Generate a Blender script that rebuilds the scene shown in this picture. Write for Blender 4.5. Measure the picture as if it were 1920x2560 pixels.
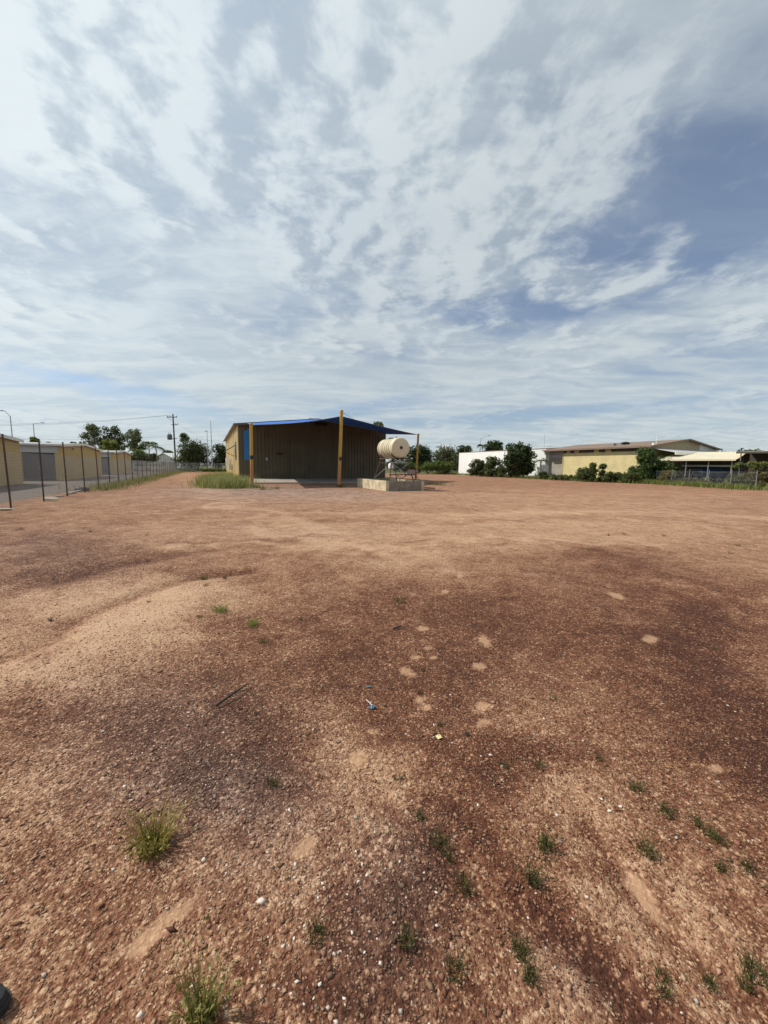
import bpy, math, random
import numpy as np
from mathutils import Vector, Matrix
R = math.radians
rng = np.random.default_rng(7)
random.seed(7)
for o in list(bpy.data.objects): bpy.data.objects.remove(o)
scene = bpy.context.scene
COL = scene.collection

# ------------------------------------------------------------------ camera
EYE, F, W, H = 1.5, 962.0, 1920.0, 2560.0
PITCH, ROLL = R(6.64), R(0.8)
_f = Vector((0, math.cos(PITCH), -math.sin(PITCH)))
_u0 = Vector((0, math.sin(PITCH), math.cos(PITCH)))
_r0 = Vector((1, 0, 0))
_r = _r0*math.cos(ROLL) + _u0*math.sin(ROLL)
_u = -_r0*math.sin(ROLL) + _u0*math.cos(ROLL)
CAM = Vector((0, 0, EYE))
cd = bpy.data.cameras.new('camera'); cam = bpy.data.objects.new('camera', cd); COL.objects.link(cam)
m = Matrix((_r, _u, -_f)).transposed().to_4x4(); m.translation = CAM
cam.matrix_world = m
cd.sensor_fit = 'HORIZONTAL'; cd.sensor_width = 36; cd.lens = F/W*36
cd.clip_start = 0.05; cd.clip_end = 4000
scene.camera = cam
def ray(px, py): return (_f + _r*((px-W/2)/F) - _u*((py-H/2)/F))
def p2g(px, py, z=0.0):
    d = ray(px, py); t = (z-EYE)/d.z
    return CAM + d*t
def p2d(px, py, depth):
    d = ray(px, py); return CAM + d*(depth/d.y)
def azel(px, py):
    d = ray(px, py).normalized(); return math.atan2(d.x, d.y), math.asin(d.z)

# ------------------------------------------------------------------ world: sky and clouds
SUN_AZ, SUN_EL = R(-80), R(48)          # azimuth from +Y towards +X
sun_dir = Vector((math.sin(SUN_AZ)*math.cos(SUN_EL), math.cos(SUN_AZ)*math.cos(SUN_EL), math.sin(SUN_EL)))
world = bpy.data.worlds.new('World'); scene.world = world; world.use_nodes = True
class NT:
    def __init__(s, tree): s.t = tree; s.n = tree.nodes; s.l = tree.links
    def new(s, typ, **kw):
        n = s.n.new(typ)
        for k, v in kw.items(): setattr(n, k, v)
        return n
    def put(s, sock, v):
        if isinstance(v, bpy.types.NodeSocket): s.l.new(v, sock)
        elif v is not None:
            try: sock.default_value = v
            except Exception: sock.default_value = (v[0], v[1], v[2], 1)
    def math(s, op, a, b=None, c=None, clamp=False):
        n = s.new('ShaderNodeMath', operation=op); n.use_clamp = clamp
        for i, v in enumerate((a, b, c)):
            if v is not None: s.put(n.inputs[i], v)
        return n.outputs[0]
    def add(s, a, b): return s.math('ADD', a, b)
    def mul(s, a, b): return s.math('MULTIPLY', a, b)
    def sub(s, a, b): return s.math('SUBTRACT', a, b)
    def vm(s, op, a, b=None):
        n = s.new('ShaderNodeVectorMath', operation=op); s.put(n.inputs[0], a)
        if b is not None: s.put(n.inputs[1], b)
        return n.outputs[1] if op in ('DOT_PRODUCT', 'LENGTH') else n.outputs[0]
    def sep(s, v):
        n = s.new('ShaderNodeSeparateXYZ'); s.put(n.inputs[0], v); return n.outputs
    def comb(s, x, y, z=0.0):
        n = s.new('ShaderNodeCombineXYZ')
        for i, v in enumerate((x, y, z)): s.put(n.inputs[i], v)
        return n.outputs[0]
    def smooth(s, v, a, b, lo=0.0, hi=1.0):
        n = s.new('ShaderNodeMapRange', interpolation_type='SMOOTHSTEP')
        s.put(n.inputs[0], v)
        for i, q in enumerate((a, b, lo, hi)): s.put(n.inputs[i+1], q)
        return n.outputs[0]
    def noise(s, vec, scale, detail=4, rough=.5, dist=0.0, out=0):
        n = s.new('ShaderNodeTexNoise'); s.put(n.inputs['Vector'], vec)
        n.inputs['Scale'].default_value = scale; n.inputs['Detail'].default_value = detail
        n.inputs['Roughness'].default_value = rough; n.inputs['Distortion'].default_value = dist
        return n.outputs[out]
    def mapping(s, vec, loc=(0,0,0), rot=(0,0,0), sc=(1,1,1)):
        n = s.new('ShaderNodeMapping'); s.put(n.inputs[0], vec)
        n.inputs[1].default_value = loc; n.inputs[2].default_value = rot; n.inputs[3].default_value = sc
        return n.outputs[0]
    def mix(s, f, a, b, blend='MIX'):
        n = s.new('ShaderNodeMix', data_type='RGBA', blend_type=blend)
        s.put(n.inputs[0], f)
        for sock, v in ((n.inputs[6], a), (n.inputs[7], b)):
            if isinstance(v, bpy.types.NodeSocket): s.l.new(v, sock)
            else: sock.default_value = (v[0], v[1], v[2], 1)
        return n.outputs[2]

w = NT(world.node_tree); w.n.clear()
SKY_STRENGTH = 0.10
sky = w.new('ShaderNodeTexSky', sky_type='NISHITA'); sky.sun_disc = False
sky.sun_elevation = SUN_EL; sky.sun_rotation = SUN_AZ
sky.air_density = 1.0; sky.dust_density = 0.6; sky.ozone_density = 2.0
tc = w.new('ShaderNodeTexCoord'); D = w.vm('NORMALIZE', tc.outputs['Generated'])
dx, dy, dz = w.sep(D)
zc = w.math('MAXIMUM', dz, 0.0)
inv = w.math('DIVIDE', 1.0, w.add(zc, 0.10))
P = w.comb(w.mul(dx, inv), w.mul(dy, inv), 0.0)          # cloud deck seen in plan
az = w.math('ARCTAN2', dx, dy); el = w.math('ARCSINE', dz)
AE = w.comb(az, el, 0.0)
def skyblob(px, py, rx, ry, rot, amp):
    a, e = azel(px, py); k = 1/F
    v = w.mapping(w.vm('SUBTRACT', AE, (a, e, 0)), rot=(0, 0, R(rot)))
    v = w.vm('MULTIPLY', v, (1/(rx*k), 1/(ry*k), 0))
    g = w.smooth(w.vm('LENGTH', v), 1.6, 0.0, 0.0, amp)
    return g
def ssum(lst):
    r = lst[0]
    for q in lst[1:]: r = w.add(r, q)
    return r
Pw = w.vm('ADD', P, w.vm('MULTIPLY', w.vm('SUBTRACT', w.noise(P, 1.1, 4, .5, 0, 1), (.5, .5, .5)), (.45, .45, 0)))
Pq = w.vm('ADD', P, w.vm('MULTIPLY', w.vm('SUBTRACT', w.noise(P, 2.2, 3, .5, 0, 1), (.5, .5, .5)), (.16, .16, 0)))
Ps = w.mapping(Pw, rot=(0, 0, R(-6)), sc=(1.0, 0.55, 1))
# veil of high thin cloud
nv = w.noise(Ps, 1.5, 5, .55, .2)
nb = w.noise(w.mapping(Pw, loc=(7, 2, 0), sc=(.5, 1.6, 1)), .9, 6, .55, .2)
veil_bias = ssum([skyblob(1610, 655, 230, 48, -6, -.46), skyblob(1830, 330, 300, 330, 20, -.22),
                  skyblob(1270, 770, 240, 45, 6, -.24), skyblob(860, 600, 170, 110, 0, -.24), skyblob(1450, 560, 200, 100, -30, -.10),
                  skyblob(100, 925, 170, 15, 3, -.17), skyblob(1290, 1040, 280, 13, -3, -.45),
                  skyblob(900, 1022, 130, 18, -12, -.35), skyblob(480, 1030, 190, 26, 8, -.20), skyblob(350, 980, 150, 14, 5, -.15),
                  skyblob(300, 700, 420, 330, 25, .12), skyblob(900, 930, 500, 60, 0, .14),
                  skyblob(1500, 900, 420, 70, 0, .08), skyblob(100, 250, 300, 220, 30, .12)])
nt = w.noise(w.mapping(Pw, loc=(1, 9, 0), rot=(0, 0, R(20)), sc=(.6, 1.5, 1)), 2.6, 7, .6, .5)
veil = w.smooth(w.add(w.add(w.add(w.mul(nv, .75), w.mul(nb, .45)), w.mul(w.sub(nt, .5), .38)), veil_bias), 0.24, 0.76)
# lumpy mid-level cloud
n1 = w.noise(Ps, 1.3, 5, .5, .2)
n2 = w.noise(w.mapping(Pq, loc=(3.1, 1.7, 0), sc=(1, .9, 1)), 4.2, 8, .60, .0)
puff_bias = ssum([skyblob(1000, 260, 600, 260, 8, .10), skyblob(560, 120, 520, 150, 25, .07),
                  skyblob(160, 160, 240, 120, 35, .10), skyblob(800, 520, 150, 60, 30, .11),
                  skyblob(1330, 480, 240, 90, -20, .10), skyblob(1490, 720, 150, 36, 5, .19), skyblob(1630, 680, 70, 26, 0, .15), skyblob(1680, 610, 40, 18, 0, .12),
                  skyblob(1200, 690, 160, 50, 0, .10), skyblob(650, 440, 220, 70, 25, .10), skyblob(960, 480, 90, 50, 0, .08),
                  skyblob(1830, 420, 220, 330, 15, -.14), skyblob(250, 640, 380, 260, 20, -.02),
                  skyblob(1600, 830, 330, 50, 0, .04), skyblob(1890, 760, 50, 110, 0, .12), skyblob(1780, 700, 60, 30, -20, .10),
                  skyblob(900, 1010, 1100, 90, 0, -.12)])
pv = w.add(w.add(w.mul(n1, .40), w.mul(n2, .60)), puff_bias)
puff = w.smooth(pv, 0.42, 0.62)
n3 = w.noise(w.mapping(Pq, loc=(3.10-.06, 1.7-.014, 0), sc=(1, .9, 1)), 4.2, 4, .55, .0)
lump = w.smooth(w.add(w.mul(w.sub(n2, n3), 2.2), w.mul(n1, 1.0)), 0.22, 0.66)
glow = w.smooth(w.vm('DOT_PRODUCT', D, tuple(sun_dir)), 0.30, 1.0, 0.90, 1.20)
horizon = w.smooth(el, 0.05, 0.42)
K = 1/SKY_STRENGTH
def kc(c): return tuple(x*K for x in c)
skycol = w.mix(1.0, sky.outputs[0], (.98, 1.02, 1.12), 'MULTIPLY')
veilcol = w.mix(horizon, w.mix(w.smooth(nt, .38, .62), kc((.58, .67, .72)), kc((.69, .76, .78))), w.mix(w.smooth(w.add(w.mul(nt, .6), w.mul(nb, .4)), .36, .64), kc((.46, .54, .62)), kc((.66, .74, .77))))
c1 = w.mix(w.add(.26, w.mul(veil, .68)), skycol, veilcol)
puffcol = w.mix(lump, kc((.43, .51, .59)), kc((.71, .78, .81)))
c2 = w.mix(w.mul(puff, .80), c1, puffcol)
c3 = w.mix(1.0, c2, w.comb(glow, glow, glow), 'MULTIPLY')
bg = w.new('ShaderNodeBackground'); w.put(bg.inputs[0], c3); bg.inputs[1].default_value = SKY_STRENGTH
wo = w.new('ShaderNodeOutputWorld'); w.l.new(bg.outputs[0], wo.inputs[0])

# ------------------------------------------------------------------ sun and exposure
sl = bpy.data.lights.new('sun', 'SUN'); sl.energy = 4.6; sl.angle = R(0.8); sl.color = (1.0, .95, .86)
sun = bpy.data.objects.new('sun', sl); COL.objects.link(sun)
sun.rotation_euler = sun_dir.to_track_quat('Z', 'Y').to_euler()
sun.location = (-40, 20, 60)
scene.view_settings.view_transform = 'Standard'; scene.view_settings.look = 'None'
scene.view_settings.exposure = 0.0; scene.view_settings.gamma = 1.0

# ------------------------------------------------------------------ materials
def lin(r, g, b):
    f = lambda c: (c/255/12.92 if c/255 <= .04045 else ((c/255+.055)/1.055)**2.4)
    return (f(r), f(g), f(b))
def new_mat(name):
    mt = bpy.data.materials.new(name); mt.use_nodes = True
    t = NT(mt.node_tree); b = t.n['Principled BSDF']
    return mt, t, b
def mat(name, c, rough=.7, var=.25, scale=1.5, metal=0.0, bump=0.0, bscale=40, dirt=None, dirt_amt=.4, dirt_scale=.6, streak=False):
    mt, t, b = new_mat(name)
    o = t.new('ShaderNodeTexCoord').outputs['Object']
    n = t.noise(o, scale, 6, .6)
    col = t.mix(t.smooth(n, .3, .7), tuple(x*(1-var) for x in c), tuple(min(1, x*(1+var*.6)) for x in c))
    if dirt is not None:
        v = t.mapping(o, sc=(1, 1, .18)) if streak else o
        d = t.smooth(t.noise(v, dirt_scale*(4 if streak else 1), 7, .65, .4), .5, .72, 0, dirt_amt)
        col = t.mix(d, col, dirt)
    t.put(b.inputs['Base Color'], col)
    b.inputs['Roughness'].default_value = rough; b.inputs['Metallic'].default_value = metal
    if bump:
        bn = t.new('ShaderNodeBump'); bn.inputs['Strength'].default_value = bump; bn.inputs['Distance'].default_value = .02
        t.put(bn.inputs['Height'], t.noise(o, bscale, 4, .6)); t.l.new(bn.outputs[0], b.inputs['Normal'])
    return mt
def attr_mat(name, attr='col', rough=.8, trans=0.0, mul=(1, 1, 1)):
    mt, t, b = new_mat(name)
    a = t.new('ShaderNodeAttribute', attribute_name=attr)
    c = t.mix(1.0, a.outputs['Color'], mul, 'MULTIPLY')
    t.put(b.inputs['Base Color'], c); b.inputs['Roughness'].default_value = rough
    b.inputs['Specular IOR Level'].default_value = .25
    if trans:
        tr = t.new('ShaderNodeBsdfTranslucent'); t.put(tr.inputs[0], c)
        mx = t.new('ShaderNodeMixShader'); mx.inputs[0].default_value = trans
        t.l.new(b.outputs[0], mx.inputs[1]); t.l.new(tr.outputs[0], mx.inputs[2])
        t.l.new(mx.outputs[0], t.n['Material Output'].inputs[0])
    return mt

M = {}
M['leaf'] = attr_mat('leaf', trans=.35, rough=.6, mul=(1.6, 1.55, 1.45))
M['stone'] = attr_mat('gravel stone', rough=.9)
M['bark'] = mat('bark', (.16, .12, .09), .9, .35, 3)
M['grey_bark'] = mat('pale bark', (.34, .30, .26), .9, .35, 3)
M['cream_clad'] = mat('cream steel cladding', (.70, .56, .29), .5, .06, .4, dirt=(.40, .31, .17), dirt_amt=.25, dirt_scale=.5, streak=True)
M['brown_clad'] = mat('dark khaki cladding', (.135, .108, .062), .6, .18, .5, dirt=(.07, .05, .035), dirt_amt=.6, dirt_scale=.4, streak=True)  # front wall base colour darker than the cream sides, plus streaky dirt
M['roof_grey'] = mat('grey roof steel', (.32, .31, .28), .45, .1, .5)
M['trim_dark'] = mat('dark brown flashing', (.10, .08, .06), .5, .15, 1)
M['blue_cloth'] = None
M['pole_yellow'] = None
M['black'] = mat('black rubber', (.015, .015, .016), .6, .2, 5)
M['dark'] = mat('dark void', (.02, .02, .02), .8, .1, 2)
M['glass'] = mat('dark glass', (.02, .025, .03), .08, .1, 2)
M['white_paint'] = mat('white painted steel', (.74, .74, .71), .5, .05, .6, dirt=(.45, .42, .36), dirt_amt=.3, dirt_scale=.4, streak=True)
M['white_wall'] = mat('white painted wall', (.80, .80, .77), .7, .04, .3, dirt=(.50, .50, .46), dirt_amt=.28, dirt_scale=.35, streak=True)
M['grey_panel'] = mat('pale grey panel', (.47, .47, .48), .5, .06, .6)
M['roller'] = mat('charcoal roller door', (.13, .13, .14), .45, .06, .8)
M['galv'] = mat('galvanised steel', (.34, .35, .35), .45, .15, 3, metal=.4)
M['rusty'] = mat('rust brown steel', (.085, .055, .042), .8, .35, 8, dirt=(.16, .07, .03), dirt_amt=.5, dirt_scale=6)
M['concrete'] = mat('concrete', (.36, .32, .27), .85, .18, 1.2, bump=.4, bscale=25, dirt=(.20, .15, .11), dirt_amt=.5, dirt_scale=.7)
M['bund'] = mat('old painted concrete', (.56, .47, .31), .85, .3, 2.5, bump=.5, bscale=18, dirt=(.26, .20, .14), dirt_amt=.6, dirt_scale=1.6)
M['tank'] = mat('cream polyethylene', (.60, .53, .37), .5, .05, 1.5, dirt=(.36, .28, .17), dirt_amt=.35, dirt_scale=1.5)
M['white_plastic'] = mat('white plastic', (.72, .70, .68), .4, .05, 3)
M['pink_grey'] = mat('faded red grey metal', (.30, .20, .19), .6, .2, 4)
M['timber'] = mat('grey timber pole', (.12, .105, .095), .9, .3, 2)
M['lamp_grey'] = mat('grey lamp steel', (.36, .39, .42), .5, .1, 2)
M['brown_roof'] = mat('faded brown roof', (.20, .135, .09), .6, .15, .5)
M['cream_roof'] = mat('cream steel roof', (.74, .66, .48), .5, .05, .5)
M['blue_sheet'] = mat('blue tarpaulin', (.02, .07, .20), .6, .2, 2)
M['car_white'] = mat('white car paint', (.70, .70, .70), .25, .02, 1)
M['asphalt'] = mat('weathered asphalt', (.105, .082, .066), .95, .22, .35, bump=.5, bscale=60, dirt=(.19, .125, .085), dirt_amt=.45, dirt_scale=.25)
M['slab'] = mat('concrete apron', (.34, .28, .225), .9, .16, .8, bump=.3, bscale=40, dirt=(.15, .11, .085), dirt_amt=.6, dirt_scale=.5)
M['far_roof'] = mat('far white roof', (.62, .62, .60), .5, .06, .5)

def block_mat(name, c, mortar, sx, sz, amt=1.0, dirt=(.3, .22, .1), dmax=.16):
    mt, t, b = new_mat(name)
    o = t.new('ShaderNodeTexCoord').outputs['Object']
    x, y, z = t.sep(o)
    br = t.new('ShaderNodeTexBrick'); t.put(br.inputs['Vector'], t.comb(t.add(x, y), z, 0.0))
    br.inputs['Color1'].default_value = (*c, 1); br.inputs['Color2'].default_value = (*[q*.93 for q in c], 1)
    br.inputs['Mortar'].default_value = (*mortar, 1); br.inputs['Scale'].default_value = 1
    br.inputs['Brick Width'].default_value = sx; br.inputs['Row Height'].default_value = sz; br.inputs['Mortar Size'].default_value = .012
    n = t.smooth(t.noise(o, .7, 6, .6), .42, .7, 0, dmax)
    col = t.mix(n, br.outputs[0], dirt)
    t.put(b.inputs['Base Color'], col); b.inputs['Roughness'].default_value = .8
    bn = t.new('ShaderNodeBump'); bn.inputs['Strength'].default_value = .5; bn.inputs['Distance'].default_value = .01
    t.put(bn.inputs['Height'], t.math('SUBTRACT', 1.0, br.outputs[1])); t.l.new(bn.outputs[0], b.inputs['Normal'])
    return mt
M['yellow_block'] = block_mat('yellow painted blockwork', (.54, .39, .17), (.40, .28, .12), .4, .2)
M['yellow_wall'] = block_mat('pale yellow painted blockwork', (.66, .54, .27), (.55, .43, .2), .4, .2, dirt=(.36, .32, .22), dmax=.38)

mt, t, b = new_mat('blue shade cloth'); M['blue_cloth'] = mt
o = t.new('ShaderNodeTexCoord').outputs['Object']
col = t.mix(t.noise(o, 1.5, 4), (.010, .10, .42), (.016, .16, .60))
t.put(b.inputs['Base Color'], col); b.inputs['Roughness'].default_value = .75
tr = t.new('ShaderNodeBsdfTranslucent'); t.put(tr.inputs[0], col)
mx = t.new('ShaderNodeMixShader'); mx.inputs[0].default_value = .12
t.l.new(b.outputs[0], mx.inputs[1]); t.l.new(tr.outputs[0], mx.inputs[2]); t.l.new(mx.outputs[0], t.n['Material Output'].inputs[0])

mt, t, b = new_mat('mustard pole paint'); M['pole_yellow'] = mt
o = t.new('ShaderNodeTexCoord').outputs['Object']; z = t.sep(o)[2]
n = t.noise(o, 3, 5, .6)
k = t.smooth(t.add(z, t.mul(n, 1.2)), 2.3, 2.0)
col = t.mix(k, (.46, .27, .035), (.42, .19, .06))
col = t.mix(t.smooth(t.noise(o, 9, 6, .7), .58, .72, 0, .5), col, (.16, .08, .03))
t.put(b.inputs['Base Color'], col); b.inputs['Roughness'].default_value = .5

# ------------------------------------------------------------------ mesh helpers
class MB:
    def __init__(s): s.v = []; s.f = []
    def quad(s, a, b, c, d):
        i = len(s.v); s.v += [tuple(a), tuple(b), tuple(c), tuple(d)]; s.f.append((i, i+1, i+2, i+3)); return s
    def poly(s, pts):
        i = len(s.v); s.v += [tuple(p) for p in pts]; s.f.append(tuple(range(i, i+len(pts)))); return s
    def box(s, x0, x1, y0, y1, z0, z1):
        i = len(s.v)
        s.v += [(x0,y0,z0),(x1,y0,z0),(x1,y1,z0),(x0,y1,z0),(x0,y0,z1),(x1,y0,z1),(x1,y1,z1),(x0,y1,z1)]
        s.f += [tuple(i+k for k in q) for q in ((0,3,2,1),(4,5,6,7),(0,1,5,4),(1,2,6,5),(2,3,7,6),(3,0,4,7))]; return s
    def prism(s, pts, off):
        off = Vector(off); n = len(pts); i = len(s.v)
        s.v += [tuple(p) for p in pts] + [tuple(Vector(p)+off) for p in pts]
        s.f.append(tuple(i+k for k in reversed(range(n)))); s.f.append(tuple(i+n+k for k in range(n)))
        for k in range(n):
            a = i+k; b2 = i+(k+1) % n; s.f.append((a, b2, b2+n, a+n))
        return s
    def tube(s, pts, rad, n=8, cap=True):
        pts = [Vector(p) for p in pts]
        if not isinstance(rad, (list, tuple)): rad = [rad]*len(pts)
        base = len(s.v); prev = None
        for k, p in enumerate(pts):
            d = (pts[min(k+1, len(pts)-1)] - pts[max(k-1, 0)]).normalized()
            ref = Vector((0, 0, 1)) if abs(d.z) < .9 else Vector((1, 0, 0))
            a = d.cross(ref).normalized(); c = d.cross(a)
            for q in range(n):
                th = 2*math.pi*q/n
                s.v.append(tuple(p + (a*math.cos(th)+c*math.sin(th))*rad[k]))
        for k in range(len(pts)-1):
            for q in range(n):
                i0 = base+k*n+q; i1 = base+k*n+(q+1) % n
                s.f.append((i0, i1, i1+n, i0+n))
        if cap:
            s.f.append(tuple(base+q for q in reversed(range(n))))
            s.f.append(tuple(base+(len(pts)-1)*n+q for q in range(n)))
        return s
    def lathe(s, prof, o, axis, n=24):
        """prof: list of (t along axis, radius)"""
        o = Vector(o); axis = Vector(axis).normalized()
        ref = Vector((0, 0, 1)) if abs(axis.z) < .9 else Vector((1, 0, 0))
        a = axis.cross(ref).normalized(); c = axis.cross(a); base = len(s.v)
        for t_, r_ in prof:
            for q in range(n):
                th = 2*math.pi*q/n
                s.v.append(tuple(o+axis*t_+(a*math.cos(th)+c*math.sin(th))*max(r_, .001)))
        for k in range(len(prof)-1):
            for q in range(n):
                i0 = base+k*n+q; i1 = base+k*n+(q+1) % n
                s.f.append((i0, i1, i1+n, i0+n))
        s.f.append(tuple(base+q for q in reversed(range(n)))); s.f.append(tuple(base+(len(prof)-1)*n+q for q in range(n)))
        return s
    def build(s, name, mt, parent=None, smooth=False):
        me = bpy.data.meshes.new(name); me.from_pydata(s.v, [], s.f); me.update()
        if smooth:
            me.polygons.foreach_set('use_smooth', [True]*len(me.polygons))
            try: me.set_sharp_from_angle(angle=R(40))
            except Exception: pass
        me.materials.append(M[mt] if isinstance(mt, str) else mt)
        ob = bpy.data.objects.new(name, me); COL.objects.link(ob)
        if parent: ob.parent = parent
        return ob
def np_mesh(name, V, Fq, mt, col=None, parent=None, smooth=False):
    """V (n,3), Fq (m,k) uniform face size, col (n,3) point colours"""
    me = bpy.data.meshes.new(name); n, (mf, k) = len(V), Fq.shape
    me.vertices.add(n); me.vertices.foreach_set('co', np.ascontiguousarray(V, np.float32).ravel())
    me.loops.add(mf*k); me.loops.foreach_set('vertex_index', np.ascontiguousarray(Fq, np.int32).ravel())
    me.polygons.add(mf); me.polygons.foreach_set('loop_start', np.arange(0, mf*k, k, dtype=np.int32))
    if smooth: me.polygons.foreach_set('use_smooth', np.ones(mf, bool))
    me.update(calc_edges=True); me.validate()
    if col is not None:
        a = me.color_attributes.new('col', 'FLOAT_COLOR', 'POINT')
        a.data.foreach_set('color', np.ascontiguousarray(np.hstack([col, np.ones((n, 1))]), np.float32).ravel())
    me.materials.append(M[mt] if isinstance(mt, str) else mt)
    ob = bpy.data.objects.new(name, me); COL.objects.link(ob)
    if parent: ob.parent = parent
    return ob
def tag(o, label=None, cat=None, group=None, kind=None):
    if label: o['label'] = label
    if cat: o['category'] = cat
    if group: o['group'] = group
    if kind: o['kind'] = kind
    return o
def thing(name, label, cat, loc=(0, 0, 0), rz=0.0, group=None):
    o = bpy.data.objects.new(name, None); COL.objects.link(o); o.location = loc; o.rotation_euler = (0, 0, rz)
    o.empty_display_size = .2
    return tag(o, label, cat, group)
def copy_tree(o, parent=None):
    c = o.copy(); COL.objects.link(c); c.parent = parent
    for ch in list(o.children): copy_tree(ch, c)
    return c

# lot directions: U runs away along the fence, V to the right along the shed front
A0 = math.atan2(.412, .911)
V2 = Vector((math.cos(A0), math.sin(A0), 0)); U2 = Vector((-math.sin(A0), math.cos(A0), 0))

# ------------------------------------------------------------------ ground
def seg_dist(X, Y, pts):
    best = np.full(X.shape, 1e9)
    for (a, b2) in zip(pts[:-1], pts[1:]):
        ax, ay, bx, by = a[0], a[1], b2[0], b2[1]; L = (bx-ax)**2+(by-ay)**2
        tt = np.clip(((X-ax)*(bx-ax)+(Y-ay)*(by-ay))/L, 0, 1)
        best = np.minimum(best, np.hypot(X-ax-tt*(bx-ax), Y-ay-tt*(by-ay)))
    return best
def g2(px, py): p = p2g(px, py); return (p.x, p.y)
ruts = [([g2(-80, 1670), g2(127, 1603), g2(193, 1549), g2(309, 1502), g2(463, 1448), g2(620, 1425)], .16, -.05),
        ([g2(100, 1700), g2(330, 1575), g2(480, 1500)], .6, .045),
        ([g2(-50, 1500), g2(250, 1425), g2(520, 1370)], .35, -.04),
        ([g2(950, 2000), g2(1060, 2070), g2(1150, 2190), g2(1290, 2290), g2(1500, 2400), g2(1660, 2560)], .05, -.016),
        ([g2(1480, 2060), g2(1620, 2260), g2(1760, 2380), g2(1900, 2520)], .06, -.018),
        ([g2(1300, 2240), g2(1440, 2330), g2(1560, 2460), g2(1640, 2600)], .05, -.02),
        ([g2(1480, 1980), g2(1700, 2090), g2(1960, 2250)], .06, .015)]
ph = rng.uniform(0, 6.28, (14, 2)); kk = np.vstack([rng.normal(0, 1, (14, 2))])
def gz(X, Y):
    X = np.asarray(X, float); Y = np.asarray(Y, float)
    z = np.zeros(X.shape)
    for i in range(14):
        s = [.5, .7, .9, 1.3, 1.8, 2.4, 3.0, 4, 5, 6, 8, 10, 13, 17][i]
        k = kk[i]/np.hypot(*kk[i])*s
        z += np.sin(k[0]*X+k[1]*Y+ph[i, 0])*(.011/s**.75)
    for pts, wd, h in ruts:
        z += h*np.exp(-(seg_dist(X, Y, pts)/wd)**2)
    d = np.hypot(X, Y)
    return z*np.clip((20-d)/10, 0, 1)
def gzs(x, y): return float(gz(np.array([x]), np.array([y]))[0])

def blob_eval(X, Y, lst):
    out = np.zeros(X.shape)
    for (px, py, rx, ry, rot, amp) in lst:
        c = p2g(px, py); ca, sa = math.cos(R(rot)), math.sin(R(rot))
        e1 = p2g(px+rx*ca, py+rx*sa)-p2g(px-rx*ca, py-rx*sa); e2 = p2g(px-ry*sa, py+ry*ca)-p2g(px+ry*sa, py-ry*ca)
        m2 = np.array([[e1.x/2, e2.x/2], [e1.y/2, e2.y/2]]); iv = np.linalg.inv(m2)
        qx = iv[0, 0]*(X-c.x)+iv[0, 1]*(Y-c.y); qy = iv[1, 0]*(X-c.x)+iv[1, 1]*(Y-c.y)
        out += amp*np.exp(-(qx*qx+qy*qy)*.9)
    return out
# px, py, rx, ry, rot, amount  (tone: + pale dust, - dark bare gravel)
tone_blobs = [(230, 1480, 260, 40, -6, .5), (400, 1560, 260, 75, -16, .75), (70, 1660, 90, 40, 0, .45), (500, 1470, 120, 30, 0, .25),
    (130, 2060, 230, 160, -30, .12), (560, 2000, 120, 90, 30, .10), (850, 1880, 130, 130, 40, .45), (930, 2060, 90, 90, 20, .35),
    (1500, 2120, 260, 120, 35, .38), (1330, 2420, 200, 120, 20, .38), (1750, 2380, 220, 160, 30, .36), (1450, 2270, 260, 60, 30, .15),
    (1650, 1640, 80, 50, 0, .18), (1440, 1660, 110, 60, 0, .22), (1130, 1650, 90, 60, 0, .10), (1330, 1830, 150, 80, 10, .33), (1720, 1950, 160, 60, 30, .30), (180, 2380, 300, 160, -20, .02),
    (1000, 1325, 600, 50, 0, .16), (1500, 1310, 500, 60, 0, .28), (1400, 1240, 700, 22, 0, .22), (520, 1330, 300, 30, 0, .12),
    (380, 1790, 300, 110, -10, -.24), (620, 1740, 180, 110, 0, -.25), (700, 1900, 120, 120, 0, -.20), (480, 1950, 250, 80, 0, -.25),
    (1180, 1540, 300, 110, 0, -.35), (1600, 1480, 300, 110, 10, -.40), (1780, 1620, 220, 190, 0, -.45), (1500, 1400, 160, 40, 0, -.28),
    (1010, 1700, 240, 110, 0, -.32), (1290, 1930, 180, 70, -10, -.55), (1090, 1850, 90, 60, 0, -.25), (1000, 2080, 110, 100, 30, -.35), (950, 2320, 140, 190, 10, -.48),
    (1430, 2400, 150, 90, 35, -.42), (1840, 1870, 170, 90, 25, -.42), (730, 2540, 170, 60, 0, -.45), (1230, 2180, 130, 50, 35, -.22), (1650, 2560, 200, 50, 20, -.2),
    (90, 1700, 100, 90, 40, -.30), (250, 1410, 180, 35, 0, -.28), (760, 1440, 260, 60, 0, -.22), (90, 1350, 200, 40, 0, -.25), (760, 1560, 200, 60, 0, -.25),
    (40, 1950, 140, 60, -20, .12), (300, 2200, 200, 100, -25, .05)]
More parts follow.
